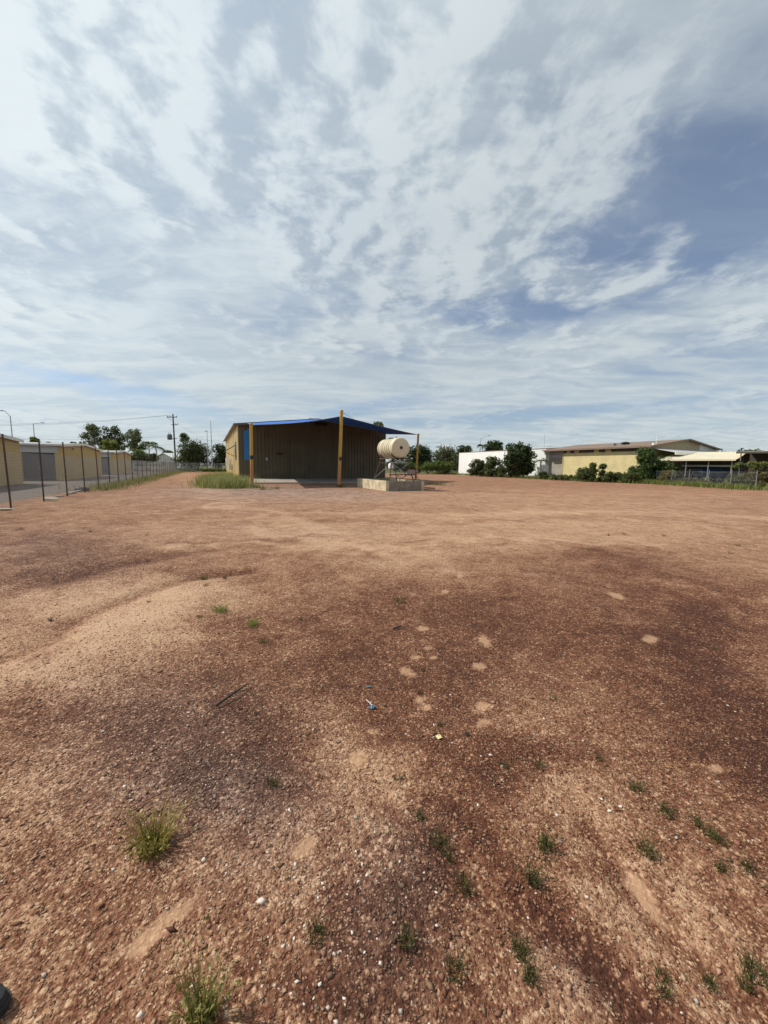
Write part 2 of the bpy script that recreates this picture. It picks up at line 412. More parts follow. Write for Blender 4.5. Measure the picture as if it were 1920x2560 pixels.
spots = [(1212, 1590, 24, 13, 45), (1198, 1653, 20, 11, 0), (1205, 1753, 22, 13, 0), (1212, 1793, 22, 12, 0), (1057, 1563, 18, 9, 0), (1018, 1670, 26, 12, 20), (1040, 1633, 18, 8, 0),
    (1085, 1633, 14, 6, 0), (1070, 1610, 16, 7, 0), (1050, 1735, 18, 10, 0), (1062, 1757, 16, 9, 0), (893, 1885, 30, 26, -20), (762, 2105, 44, 24, -25), (1790, 1915, 26, 18, 20), (368, 2330, 105, 26, -44), (472, 2255, 34, 20, -35),
    (1113, 1473, 12, 6, 0), (1150, 1440, 10, 5, 0), (1585, 2185, 60, 22, 45), (1650, 2265, 70, 16, 55), (1540, 1485, 30, 8, 20), (1625, 1595, 24, 14, 0), (930, 1810, 18, 10, 0)]
grey_blobs = [(420, 1800, 300, 140, 0, .6), (620, 2000, 170, 130, 30, .45), (480, 1960, 260, 90, 0, .4), (960, 2320, 150, 220, 10, .5), (1020, 2100, 110, 110, 30, .4),
    (700, 1228, 260, 16, 0, 1.1), (560, 1216, 120, 10, 0, .6), (880, 1240, 120, 9, 0, .5), (120, 1380, 220, 70, 0, .5), (1440, 2410, 140, 90, 30, .35), (700, 1330, 260, 24, 0, .2), (1870, 1260, 200, 20, 0, .2)]
xs = np.concatenate([-np.geomspace(700, 7.1, 95), np.arange(-7, 7.001, .045), np.geomspace(7.1, 700, 95)])
ys = np.concatenate([-np.geomspace(120, .32, 50), np.arange(-.3, 9.5, .045), np.geomspace(9.55, 1400, 170)])
X, Y = np.meshgrid(xs, ys); nx, ny = len(xs), len(ys)
Z = gz(X, Y)
wk = rng.normal(0, 1, (18, 2)); wk /= np.linalg.norm(wk, axis=1, keepdims=True); wf_ = np.geomspace(1.2, 22, 18); wp = rng.uniform(0, 6.28, (18, 2))
def warp(x, y):
    ox, oy = np.zeros(x.shape), np.zeros(x.shape)
    for i in range(18):
        ph2 = wf_[i]*(wk[i, 0]*x+wk[i, 1]*y); am = .085/wf_[i]**.75
        ox = ox+am*np.sin(ph2+wp[i, 0]+2*oy); oy = oy+am*np.sin(ph2*1.07+wp[i, 1]-2*ox)
    k = np.clip(np.hypot(x, y)/2.5, .5, 3)
    return x+ox*k, y+oy*k
tone = 1.25*blob_eval(*warp(X, Y), tone_blobs); grey = blob_eval(X, Y, grey_blobs)
for k_, (dw, da) in zip((0, 2, 3, 4, 5), ((.13, -.55), (.22, -.35), (.035, -.5), (.04, -.5), (.05, -.5))): tone += da*np.exp(-(seg_dist(X, Y, ruts[k_][0])/dw)**2)
tracks = [([g2(540, 1262), g2(760, 1284), g2(1150, 1290), g2(1500, 1276), g2(1930, 1296)], .45, .30), ([g2(560, 1270), g2(800, 1300), g2(1150, 1308), g2(1500, 1290), g2(1930, 1318)], .35, -.22),
    ([g2(1000, 1420), g2(760, 1345), g2(560, 1262), g2(478, 1212), g2(452, 1184)], .30, .30), ([g2(1160, 1420), g2(880, 1345), g2(620, 1262), g2(508, 1212), g2(470, 1184)], .30, .26),
    ([g2(420, 1375), g2(640, 1362), g2(900, 1372), g2(1300, 1350), g2(1700, 1370)], .16, .32), ([g2(380, 1350), g2(560, 1366), g2(760, 1345), g2(1050, 1352)], .10, -.40),
    ([g2(1560, 1420), g2(1700, 1450), g2(1800, 1500), g2(1880, 1560)], .10, .35), ([g2(980, 1990), g2(1120, 2080), g2(1240, 2220), g2(1420, 2340)], .05, -.4), ([g2(1120, 1226), g2(1500, 1238), g2(1930, 1256)], .5, -.2)]
for pts_, dw, da in tracks: tone += da*np.exp(-(seg_dist(*warp(X, Y), pts_)/dw)**2)
spot = blob_eval(X, Y, [(a, b2, rx, ry, rt, 1.0) for a, b2, rx, ry, rt in spots])
# inside / outside the yard
Pf = p2g(28, 1272)                       # first fence post
side = (X-Pf.x)*V2.x+(Y-Pf.y)*V2.y      # metres right of the fence line
along = (X-Pf.x)*U2.x+(Y-Pf.y)*U2.y
rb = [g2(1085, 1183), g2(1340, 1196), g2(1600, 1208), g2(1660, 1210), g2(1930, 1226)]
rbx = np.array([p[0] for p in rb]); rby = np.array([p[1] for p in rb])
o_ = np.argsort(rbx)
lim = np.interp(X, rbx[o_], rby[o_], left=110, right=rby[o_][-1]-.0)
wild = np.clip(((Y-lim)/2.0), 0, 1)*(X > rbx.min()) + np.clip((along-74)/3, 0, 1) + np.clip((X-60)/5, 0, 1)*0
wild = np.clip(wild, 0, 1)
Vv = np.stack([X.ravel(), Y.ravel(), Z.ravel()], 1)
idx = np.arange(nx*ny).reshape(ny, nx)
Fq = np.stack([idx[:-1, :-1], idx[:-1, 1:], idx[1:, 1:], idx[1:, :-1]], -1).reshape(-1, 4)
mt, t, b = new_mat('red gravel ground')
a1 = t.new('ShaderNodeAttribute', attribute_name='col'); a2 = t.new('ShaderNodeAttribute', attribute_name='extra')
ctone, cgrey, cspot = t.sep(a1.outputs['Vector']); cwild = t.sep(a2.outputs['Vector'])[0]
o = t.new('ShaderNodeTexCoord').outputs['Object']
nl = t.noise(o, .55, 5, .6, .5); nm = t.noise(o, 2.6, 6, .65, .8); nf = t.noise(o, 17, 5, .7); ng = t.noise(o, 75, 3, .7)
def cells(scale, seed):
    v = t.new('ShaderNodeTexVoronoi', feature='F1'); t.put(v.inputs['Vector'], t.vm('ADD', o, (seed, seed*.7, 0))); v.inputs['Scale'].default_value = scale
    return v.outputs['Distance'], t.sep(v.outputs['Color'])[0]
d1, r1 = cells(52, 1.3); d2, r2 = cells(125, 4.1); d3, r3 = cells(19, 9.2)
nk = t.noise(o, 1.25, 6, .62, 1.6)
tn = t.add(ctone, t.mul(t.sub(nl, .5), .6)); tn = t.add(tn, t.mul(t.sub(nk, .5), 1.1)); tn = t.add(tn, t.mul(t.sub(nm, .5), 1.35)); tn = t.add(tn, t.mul(t.sub(nf, .5), .75)); tn = t.add(tn, t.mul(t.sub(ng, .5), .6))
tn = t.add(tn, t.mul(t.sub(r1, .5), .40)); tn = t.add(tn, t.mul(t.sub(r2, .5), .60)); tn = t.add(tn, t.mul(t.sub(r3, .5), .26))
peb = t.math('MAXIMUM', t.mul(t.smooth(r1, .86, .90), t.smooth(d1, .55, .35)), t.mul(t.smooth(r2, .84, .88), t.smooth(d2, .55, .35)))
tn = t.sub(t.add(tn, t.mul(peb, .68)), .10)
f = t.smooth(tn, -1.2, 1.1)
cr = t.new('ShaderNodeValToRGB'); t.put(cr.inputs[0], f)
e = cr.color_ramp.elements; e[0].position = 0; e[0].color = (.055, .019, .011, 1); e[1].position = 1; e[1].color = (.49, .32, .20, 1)
for pos, c in ((.28, (.150, .058, .030)), (.5, (.238, .118, .066)), (.72, (.350, .200, .115))):
    q = e.new(pos); q.color = (*c, 1)
bw = t.new('ShaderNodeRGBToBW'); t.put(bw.inputs[0], cr.outputs[0])
greyc = t.mix(1.0, t.comb(bw.outputs[0], bw.outputs[0], bw.outputs[0]), (1.38, .98, .80), 'MULTIPLY')
c = t.mix(t.math('MULTIPLY', cgrey, .55, clamp=True), cr.outputs[0], greyc)
sp = t.smooth(t.add(cspot, t.mul(t.sub(nf, .5), 1.2)), .34, .82, 0, .68)
c = t.mix(sp, c, t.mix(ng, (.38, .22, .125), (.47, .30, .185)))
wc = t.mix(nm, (.045, .06, .018), (.13, .12, .045))
wf = t.smooth(t.add(cwild, t.mul(t.sub(nm, .5), .8)), .4, .6)
c = t.mix(wf, c, wc)
t.put(b.inputs['Base Color'], c); b.inputs['Roughness'].default_value = .95; b.inputs['Specular IOR Level'].default_value = .2
hgt = t.add(t.mul(nf, .8), t.mul(ng, .5))
hgt = t.add(hgt, t.add(t.mul(t.math('MINIMUM', d1, .6), -.55), t.mul(t.math('MINIMUM', d2, .6), -.3)))
hgt = t.mul(hgt, t.math('SUBTRACT', 1.0, t.mul(sp, .8)))
bn = t.new('ShaderNodeBump'); bn.inputs['Strength'].default_value = .85; bn.inputs['Distance'].default_value = .022
t.put(bn.inputs['Height'], hgt); t.l.new(bn.outputs[0], b.inputs['Normal'])
ground = np_mesh('ground', Vv, Fq, mt, col=np.stack([tone.ravel(), grey.ravel(), spot.ravel()], 1), smooth=True)
a = ground.data.color_attributes.new('extra', 'FLOAT_COLOR', 'POINT')
a.data.foreach_set('color', np.ascontiguousarray(np.stack([wild.ravel()]*3+[np.ones(nx*ny)], 1), np.float32).ravel())
tag(ground, kind='structure')

# driveway of the storage units and shed apron
def sheet(name, pts, z, mt, th=.0):
    m_ = MB()
    m_.prism([(p[0], p[1], z-.25) for p in pts], (0, 0, .25)); ob = m_.build(name, mt); return tag(ob, kind='structure')
def loc(o, u, v): p = Vector(o)+U2*u+V2*v; return (p.x, p.y)
sheet('driveway', [loc(Pf, -16, -40), loc(Pf, -16, -1.6), loc(Pf, 8, -1.0), loc(Pf, 70, -.8), loc(Pf, 70, -40)], .006, 'asphalt')

# ------------------------------------------------------------------ gravel stones
N = 300000
r = np.empty(N); q = rng.random(N)
A_near = 2.5**2/2; A_far = 2.5**2*np.log(16/2.5); tot = A_near+A_far
r = np.where(q*tot < A_near, np.sqrt(2*q*tot), 2.5*np.exp((q*tot-A_near)/2.5**2))
th = rng.uniform(R(-78), R(78), N)
sx, sy = r*np.sin(th), r*np.cos(th)+.1
def lowtone(x, y): return 1.25*blob_eval(*warp(x, y), tone_blobs)
tn_ = lowtone(sx, sy); sp_ = blob_eval(sx, sy, [(a_, b_, rx, ry, rt, 1.0) for a_, b_, rx, ry, rt in spots]); gr_ = np.clip(blob_eval(sx, sy, grey_blobs), 0, 1)
clus = .5+.5*np.sin(sx*2.3+1.3*np.sin(sy*1.7))*np.sin(sy*2.9+np.sin(sx*3.1))
keep = (rng.random(N) < np.clip(.75-.35*tn_+.35*gr_+.2*(clus-.5), .15, 1)) & (sp_ < .45)
sx, sy, tn_, gr_ = sx[keep], sy[keep], tn_[keep], gr_[keep]; N = len(sx)
rad = np.clip(np.exp(rng.normal(math.log(.0034), .42, N)), .0016, .011)*(1+.03*np.clip(np.hypot(sx, sy)-3, 0, 12))
oct_v = np.array([[1,0,0],[0,1,0],[-1,0,0],[0,-1,0],[0,0,.75],[0,0,-.75]], float)
oct_f = np.array([[0,1,4],[1,2,4],[2,3,4],[3,0,4],[1,0,5],[2,1,5],[3,2,5],[0,3,5]])
VV = oct_v[None]*(1+rng.normal(0, .28, (N, 6, 1)))*np.stack([rng.uniform(.8, 1.6, N), rng.uniform(.7, 1.1, N), rng.uniform(.4, .8, N)], 1)[:, None]
VV += rng.normal(0, .18, VV.shape)
rot = rng.uniform(0, 6.28, N); ca, sa = np.cos(rot)[:, None], np.sin(rot)[:, None]
vx = VV[..., 0]*ca-VV[..., 1]*sa; vy = VV[..., 0]*sa+VV[..., 1]*ca
VV = np.stack([vx, vy, VV[..., 2]], -1)*rad[:, None, None]
VV += np.stack([sx, sy, gz(sx, sy)+rad*.25], 1)[:, None]
pal = np.array([[.35, .22, .132], [.262, .143, .083], [.208, .103, .058], [.13, .052, .030]]); pick = rng.choice(4, N, p=[.18, .36, .32, .14])
basec = pal[pick]*np.exp(rng.normal(0, .16, (N, 1)))*(.97+.55*np.clip(tn_, -.7, .8)[:, None])*(1+rng.normal(0, .04, (N, 3)))
g_ = basec.mean(1, keepdims=True)*np.array([1.25, .97, .86]); basec = basec*(1-.5*gr_[:, None])+g_*.5*gr_[:, None]
pale = rng.random(N) < .018+.03*gr_+.06*blob_eval(sx, sy, [(800, 2230, 200, 260, 0, 1.0)])
basec[pale] = np.array([.56, .46, .38])*rng.uniform(.6, 1.1, (pale.sum(), 1))
np_mesh('gravel', VV.reshape(-1, 3), (oct_f[None]+np.arange(N)[:, None, None]*6).reshape(-1, 3), 'stone', col=np.repeat(np.clip(basec, .01, .8), 6, 0))
tag(bpy.data.objects['gravel'], 'loose reddish brown gravel scattered over the bare yard', 'gravel', kind='stuff')

# larger pale quartz stones that can be counted
def rock_mesh(seed, n1=7, n2=5):
    rr = np.random.default_rng(seed); v = []; f = []
    import itertools
    v.append((0, 0, .6))
    for i in range(1, n2):
        ph_ = math.pi*i/n2
        for j in range(n1):
            th_ = 2*math.pi*j/n1+rr.uniform(-.25, .25); s = rr.uniform(.75, 1.15)
            v.append((math.sin(ph_)*math.cos(th_)*s*1.25, math.sin(ph_)*math.sin(th_)*s*.85, math.cos(ph_)*s*.6))
    v.append((0, 0, -.6))
    for j in range(n1): f.append((0, 1+j, 1+(j+1) % n1))
    for i in range(n2-2):
        for j in range(n1):
            a_ = 1+i*n1+j; b_ = 1+i*n1+(j+1) % n1; f.append((a_, a_+n1, b_+n1, b_))
    L = len(v)-1
    for j in range(n1): f.append((L, 1+(n2-2)*n1+(j+1) % n1, 1+(n2-2)*n1+j))
    me = bpy.data.meshes.new('rock'); me.from_pydata(v, [], f); me.update(); return me
M['quartz'] = mat('pale quartz', (.62, .54, .46), .7, .25, 12)
rocks = []
for k in range(6):
    me = rock_mesh(k+3); me.materials.append(M['quartz']); rocks.append(me)
quartz = [(918, 2173, 9), (723, 2016, 7), (910, 2372, 9), (798, 2452, 11), (810, 2205, 6), (868, 2222, 6), (860, 2485, 8), (735, 2335, 8), (880, 2322, 8), (943, 2338, 6), (985, 2297, 6),
    (850, 2098, 6), (890, 2115, 6), (795, 2230, 6), (508, 2143, 11), (372, 2167, 6), (310, 1960, 8), (565, 2175, 6), (1525, 2018, 9), (1552, 2008, 8), (1505, 1991, 7), (1393, 2026, 7), (1640, 1997, 6),
    (1000, 2140, 7), (650, 2395, 6), (655, 2455, 7), (833, 2375, 7), (1370, 2325, 5), (1322, 2270, 6), (760, 2500, 8), (1085, 1800, 5), (1820, 1760, 5), (1838, 1775, 5), (905, 2147, 7)]
for i, (px, py, s) in enumerate(quartz):
    p = p2g(px, py); ob = bpy.data.objects.new('pebble', rocks[i % 6]); COL.objects.link(ob)
    sz = s*.5*p.y/F*math.hypot(1, .3)*1.1
    ob.location = (p.x, p.y, gzs(p.x, p.y)+sz*.3); ob.scale = (sz, sz, sz); ob.rotation_euler = (random.uniform(-.3, .3), random.uniform(-.3, .3), random.uniform(0, 6.28))
    lb = 'larger whitish stone standing out in the reddish gravel' if s >= 9 else ('pale pebble at the edge of the dark red patch among sandy strips' if px > 1080 else ('small pale pebble in the greyish gravel near the bushy yellow green weed' if px < 600 else 'small whitish pebble in the pebbly belt of brown gravel'))
    tag(ob, lb, 'pebble', lb.replace('pebble', 'pebbles').replace('stone', 'stones'))

# ------------------------------------------------------------------ weeds
def blades(n, spread, hmin, hmax, lean, wid, c0, c1, seed, cx=0, cy=0, seg=3):
    rr = np.random.default_rng(seed); V_, F_, C_ = [], [], []
    for i in range(n):
        a_ = rr.uniform(0, 6.28); rd = spread*math.sqrt(rr.random()); bx, by = cx+rd*math.cos(a_), cy+rd*math.sin(a_)
        h = rr.uniform(hmin, hmax); la = rr.normal(a_, .7); ln = abs(rr.normal(lean, lean*.5))*h
        wx, wy = -math.sin(la)*wid/2, math.cos(la)*wid/2
        c = np.array(c0)+(np.array(c1)-np.array(c0))*rr.random(); c = c*rr.uniform(.75, 1.2)
        b0 = len(V_)
        for k in range(seg+1):
            u = k/seg; ww = (1-u*.85); x_ = bx+math.cos(la)*ln*u*u; y_ = by+math.sin(la)*ln*u*u; z_ = h*(u-.25*lean*u*u)
            V_ += [(x_-wx*ww, y_-wy*ww, z_), (x_+wx*ww, y_+wy*ww, z_)]; C_ += [c, c]
        for k in range(seg): F_.append((b0+2*k, b0+2*k+1, b0+2*k+3, b0+2*k+2))
    return np.array(V_), np.array(F_), np.array(C_)
def weed(px, py, hpx, wpx, label, group=None, c0=(.026, .030, .010), c1=(.085, .082, .028), n=40, lean=.45, seed=0):
    p = p2g(px, py); d = math.hypot(p.y, EYE); rr = np.random.default_rng(seed+900)
    h = hpx*d/F*.72; sp = wpx*.5*d/F
    V_, F_, C_ = blades(n, sp*.5, h*.35, h*.95, min(lean, .7*sp/max(h, .001)+.15), max(.003, .035*h), c0, c1, seed)
    nl_ = int(n*3.5); q = V_[rr.integers(0, len(V_), nl_)]+rr.normal(0, .06*h, (nl_, 3)); q[:, 2] = np.abs(q[:, 2])
    a_ = rr.normal(0, 1, (nl_, 3)); a_ /= np.linalg.norm(a_, axis=1, keepdims=True); b_ = np.cross(a_, rr.normal(0, 1, (nl_, 3))); b_ /= np.linalg.norm(b_, axis=1, keepdims=True)
    s_ = (np.clip(.085*h, .003, .009)*rr.uniform(.5, 1.3, nl_))[:, None]
    LV = np.stack([q-a_*s_, q+b_*s_*.4, q+a_*s_, q-b_*s_*.4], 1).reshape(-1, 3); LF = np.arange(nl_*4).reshape(-1, 4)+len(V_)
    LC = np.repeat((np.array(c0)+(np.array(c1)-np.array(c0))*rr.random((nl_, 1)))*rr.uniform(.7, 1.3, (nl_, 1)), 4, 0)
    ob = np_mesh('weed_tuft', np.vstack([V_, LV]), np.vstack([F_, LF]), 'leaf', col=np.clip(np.vstack([C_, LC]), 0, 1)); ob.location = (p.x, p.y, gzs(p.x, p.y)-.004)
    tag(ob, label, 'weed', group)
yg = dict(c0=(.09, .085, .02), c1=(.24, .20, .055)); gp = 'small weed tufts in the bare gravel'
weed(385, 2110, 105, 95, 'bushy yellow green weed tuft standing alone with a dark shadow at its base', n=150, lean=.5, seed=1, **yg)
weed(508, 2540, 130, 75, 'tall thin olive weed tuft growing among coarse brown gravel', n=70, lean=.4, seed=2, c0=(.07, .08, .02), c1=(.17, .16, .05))
weed(552, 1530, 34, 60, 'broad bright green grass tuft on the pale dusty mound', n=80, seed=3, c0=(.07, .11, .02), c1=(.17, .20, .05))
weed(632, 1560, 34, 40, 'upright bright green grass tuft at the edge of the pale dusty mound', n=60, seed=4, c0=(.07, .11, .02), c1=(.17, .20, .05))
small = [(655, 1602, 22, 34), (510, 1452, 30, 32), (515, 1472, 16, 24), (563, 1448, 20, 28), (500, 1548, 16, 24), (372, 1517, 12, 16), (126, 1553, 22, 14), (50, 1325, 12, 30), (226, 1333, 14, 16), (368, 1403, 14, 24), (368, 1342, 10, 18),
    (1000, 1500, 26, 56), (680, 1955, 34, 44), (750, 1545, 12, 18), (755, 1548, 10, 14), (1048, 2030, 26, 30), (1090, 2085, 34, 56), (1112, 2105, 34, 50), (1130, 2130, 24, 34), (1160, 2205, 44, 54), (792, 2330, 44, 50), (1015, 2350, 44, 46), (1140, 2420, 40, 56),
    (1362, 2110, 60, 50), (1332, 2190, 60, 44), (1592, 1962, 36, 44), (1668, 2022, 40, 56), (1615, 2115, 50, 56), (1750, 2052, 36, 40), (1775, 2080, 30, 40), (1800, 2098, 30, 36), (1802, 2168, 30, 34), (1872, 2172, 34, 40), (1298, 2370, 50, 44),
    (1325, 2435, 48, 40), (1775, 2440, 36, 34), (1885, 2418, 52, 60), (1868, 2445, 30, 36), (1560, 1335, 12, 14), (1520, 1338, 12, 14), (1660, 1340, 12, 16), (1843, 1363, 14, 28), (1828, 1382, 14, 22), (1888, 1363, 10, 16), (1385, 1736, 14, 36), (1050, 1720, 12, 20), (1260, 1905, 20, 40), (1350, 1905, 22, 40), (1100, 1800, 20, 24), (995, 1936, 20, 30), (1500, 1888, 20, 22), (1058, 1668, 10, 20), (1780, 1615, 12, 40), (1655, 2425, 26, 36), (1660, 2465, 30, 34)]
def weed_label(px, py):
    if py < 1390: return 'tiny weed sprig on the flat pale ground well short of the buildings'
    if px < 760 and py < 1620: return 'little weed tuft around the pale dusty mound near the wheel rut'
    if px < 1200 and py > 2000: return 'small dark weed tuft in the curved row crossing the pebbly gravel'
    if px < 1400 and py < 1950: return 'faint weed sprig among the pale scuffed patches and litter'
    if px > 1230 and py > 1930: return 'ragged green weed tuft on the pale sandy strip by the faint wheel marks'
    return 'lone small weed in the dark greyish or reddish gravel'
for i, (px, py, hp, wp) in enumerate(small):
    lb = weed_label(px, py)
    weed(px, py, hp, wp, lb, lb.replace('weed', 'weeds', 1), n=int(22+wp*.5), seed=20+i)

# litter
def litter(name, label, cat, px, py, mb, mt, rz=0):
    p = p2g(px, py); ob = mb.build(name, mt); ob.location = (p.x, p.y, gzs(p.x, p.y)); ob.rotation_euler = (0, 0, rz); return tag(ob, label, cat)
p1, p2 = p2g(540, 1768), p2g(622, 1712)
m_ = MB(); d_ = p2-p1; m_.tube([(0, 0, .02), tuple(Vector((d_.x*.5, d_.y*.5, .035))+Vector((.01, -.01, 0))), (d_.x, d_.y, .02)], [.008, .007, .004], 6)
ob = m_.build('stick', mat('black stick', (.02, .017, .015), .8)); ob.location = (p1.x, p1.y, gzs(p1.x, p1.y)); tag(ob, 'thin black stick lying on the greyish gravel', 'stick')
p1, p2 = p2g(984, 1568), p2g(1003, 1562); d_ = p2-p1
m_ = MB(); m_.tube([(0, 0, .015), (d_.x, d_.y, .02)], [.009, .007], 6); ob = m_.build('twig', 'black'); ob.location = (p1.x, p1.y, gzs(p1.x, p1.y)); tag(ob, 'short black twig on the reddish gravel', 'twig')
def crumple(w_, h_, lift, seed, n=5):
    rr = random.Random(seed); m_ = MB(); g = {}
    for i in range(n+1):
        for j in range(n+1):
            g[i, j] = len(m_.v); m_.v.append(((i/n-.5)*w_+rr.uniform(-.1, .1)*w_/n, (j/n-.5)*h_+rr.uniform(-.1, .1)*h_/n, .006+rr.random()*lift))
    for i in range(n):
        for j in range(n): m_.f.append((g[i, j], g[i+1, j], g[i+1, j+1], g[i, j+1]))
    return m_
litter('plastic_scrap', 'crumpled blue plastic scrap on the dark reddish gravel', 'litter', 930, 1757, crumple(.04, .032, .015, 1), mat('faded blue plastic', (.10, .20, .30), .4), .4)
m_ = MB(); m_.tube([(-.03, .05, .010), (0, 0, .014), (.012, -.02, .016)], .0022, 5)
litter('straw', 'thin white plastic straw beside the blue plastic scrap', 'litter', 926, 1750, m_, 'white_plastic')
litter('cardboard_scrap', 'small pale yellow square scrap on the gravel', 'litter', 1098, 1836, crumple(.03, .03, .008, 3, 3), mat('pale yellow card', (.58, .48, .22), .7, .05), .5)
litter('rubber_scrap', 'small black rubber scrap on the reddish gravel', 'litter', 1168, 1830, crumple(.03, .02, .012, 4, 3), 'black', .2)
litter('blue_wrapper', 'dull blue grey wrapper flattened into the gravel', 'litter', 920, 1708, crumple(.04, .022, .008, 5, 4), mat('blue grey wrapper', (.12, .16, .19), .5), .1)
# shoe toe at the edge of the frame
sp0 = p2g(2, 2512)
t_ = thing('shoe', 'black shoe with rounded toe standing on coarse gravel', 'shoe', (sp0.x-.125, sp0.y-.01, gzs(sp0.x, sp0.y)+.004), R(8))
def shoe_ring(z, k, inset):
    out = []
    for i in range(20):
        a_ = 2*math.pi*i/20; x_ = math.cos(a_); y_ = math.sin(a_)
        lx = .14*x_; wy = (.050 if x_ > 0 else .040)*abs(y_)**.8*(1 if y_ > 0 else -1)
        out.append((lx*k+(-inset), wy*k, z))
    return out
m_ = MB()
for z_, k_, ins in ((0, .97, 0), (.025, 1.0, 0)): m_.v += shoe_ring(z_, k_, ins)
m_.f += [tuple(range(19, -1, -1)), tuple(range(20, 40))]+[(i, (i+1) % 20, 20+(i+1) % 20, 20+i) for i in range(20)]
m_.build('sole', 'dark', t_, True)
m_ = MB(); rings = [(.026, .95, 0), (.045, .93, .004), (.062, .80, .025), (.075, .62, .06), (.088, .5, .08), (.10, .46, .085)]
for r_ in rings: m_.v += shoe_ring(*r_)
for k_ in range(len(rings)-1): m_.f += [(k_*20+i, k_*20+(i+1) % 20, k_*20+20+(i+1) % 20, k_*20+20+i) for i in range(20)]
m_.f.append(tuple((len(rings)-1)*20+i for i in range(20))); m_.build('upper', 'black', t_, True)

# ------------------------------------------------------------------ main shed
def corrug(m_, p0, p1, zb, zt, period=.28, amp=.035, flip=1):
    """trapezoid ribbed sheet from p0 to p1 (xy), zt callable of fraction"""
    p0 = Vector((*p0, 0)); p1 = Vector((*p1, 0)); L = (p1-p0).length; d = (p1-p0)/L; nrm = Vector((d.y, -d.x, 0))*flip
    n = max(1, int(L/period)); base = len(m_.v); cnt = 0
    for i in range(n):
        for fr, dep in ((0, 0), (.55, 0), (.65, 1), (.90, 1)):
            s = (i+fr)/n*L; q = p0+d*s+nrm*amp*dep
            m_.v += [(q.x, q.y, zb), (q.x, q.y, zt(s/L))]; cnt += 1
    q = p1; m_.v += [(q.x, q.y, zb), (q.x, q.y, zt(1))]; cnt += 1
    for k in range(cnt-1): m_.f.append((base+2*k, base+2*k+2, base+2*k+3, base+2*k+1))
def gable_roof(parent, x0, x1, y0, y1, ze, zr, ov, mt, th=.06, ridge_along='y', name='roof'):
    """ridge along y: slopes in x"""
    if ridge_along == 'y':
        xm = (x0+x1)/2; sl = (zr-ze)/(xm-x0)
        prof = [(x0-ov, ze-sl*ov), (xm, zr), (x1+ov, ze-sl*ov), (x1+ov, ze-sl*ov-th), (xm, zr-th), (x0-ov, ze-sl*ov-th)]
        pts = [(x_, y0-ov, z_+th+.02) for x_, z_ in prof]; off = (0, y1-y0+2*ov, 0)
    else:
        ym = (y0+y1)/2; sl = (zr-ze)/(ym-y0)
        prof = [(y0-ov, ze-sl*ov), (ym, zr), (y1+ov, ze-sl*ov), (y1+ov, ze-sl*ov-th), (ym, zr-th), (y0-ov, ze-sl*ov-th)]
        pts = [(x0-ov, y_, z_+th+.02) for y_, z_ in prof]; off = (x1-x0+2*ov, 0, 0)
    return MB().prism(pts, off).build(name, mt, parent)
FL = p2g(598, 1198.5); SW, SL, SE, SR = 17.0, 32.0, 5.75, 6.75
shed = thing('steel_shed', 'large yellow and brown ribbed steel shed with blue shade sail in front', 'shed', (FL.x, FL.y, 0), A0)
rise = lambda s: SE+(SR-SE)*(1-abs(2*s-1))
m_ = MB(); corrug(m_, (0, 0), (SW, 0), .05, rise, .38, .07); m_.build('front_wall', 'brown_clad', shed)
m_ = MB(); corrug(m_, (0, SL), (0, 0), .05, lambda s: SE); m_.build('side_wall', 'cream_clad', shed)
m_ = MB(); corrug(m_, (SW, 0), (SW, SL), .05, lambda s: SE); m_.build('side_wall', 'cream_clad', shed)
m_ = MB(); corrug(m_, (SW, SL), (0, SL), .05, rise); m_.build('back_wall', 'cream_clad', shed)
MB().box(-.05, SW+.05, -.05, SL+.05, -.15, .05).build('footing', 'concrete', shed)
rf = gable_roof(shed, 0, SW, 0, SL, SE, SR, .32, 'roof_grey', .05)
m_ = MB(); sl_ = (SR-SE)/(SW/2)
for x0, x1 in ((-.34, SW/2), (SW/2, SW+.34)):
    za = SE+.07-sl_*.34 if x0 < 0 else SR+.07; zb = SR+.07 if x0 < 0 else SE+.07-sl_*.34
    m_.prism([(x0, -.36, za+.02), (x1, -.36, zb+.02), (x1, -.36, zb-.20), (x0, -.36, za-.20)], (0, .035, 0))
m_.build('barge_board', 'trim_dark', rf)
for x_ in (-.42, SW+.34): MB().box(x_, x_+.10, -.33, SL+.3, SE-.10, SE+.05).build('gutter', 'trim_dark', rf)
for x_ in (-.045, SW-.03): MB().box(x_, x_+.075, -.045, .03, .05, SE-.02).build('corner_trim', 'cream_clad', shed)
# side window with awning frame, box units and downpipe on the lit side
t_ = MB().box(-.10, -.02, 2.6, 4.4, 2.1, 4.1).build('window', 'trim_dark', shed)
MB().box(-.115, -.102, 2.7, 4.3, 2.2, 4.0).build('pane', 'glass', t_)
MB().tube([(-.12, 2.6, 3.7), (-1.1, 3.3, 3.1), (-1.25, 4.2, 2.9)], .05, 6).tube([(-.12, 4.0, 2.5), (-1.15, 3.9, 2.95)], .03, 6).build('bracket', 'black', shed)
acu = MB().box(-.72, -.06, 15.0, 16.2, 1.4, 2.5).build('air_conditioner', 'white_paint', shed)
MB().box(-.735, -.722, 15.1, 16.1, 1.5, 2.4).build('grille', 'galv', acu)
MB().box(-.5, -.06, 11.2, 12.0, .9, 1.6).build('meter_box', 'grey_panel', shed)
MB().tube([(-.13, 6.2, .1), (-.13, 6.2, SE-.1)], .045, 8).build('downpipe', 'cream_clad', shed)
MB().tube([(-.13, 20.2, .1), (-.13, 20.2, SE-.1)], .045, 8).build('downpipe', 'cream_clad', shed)
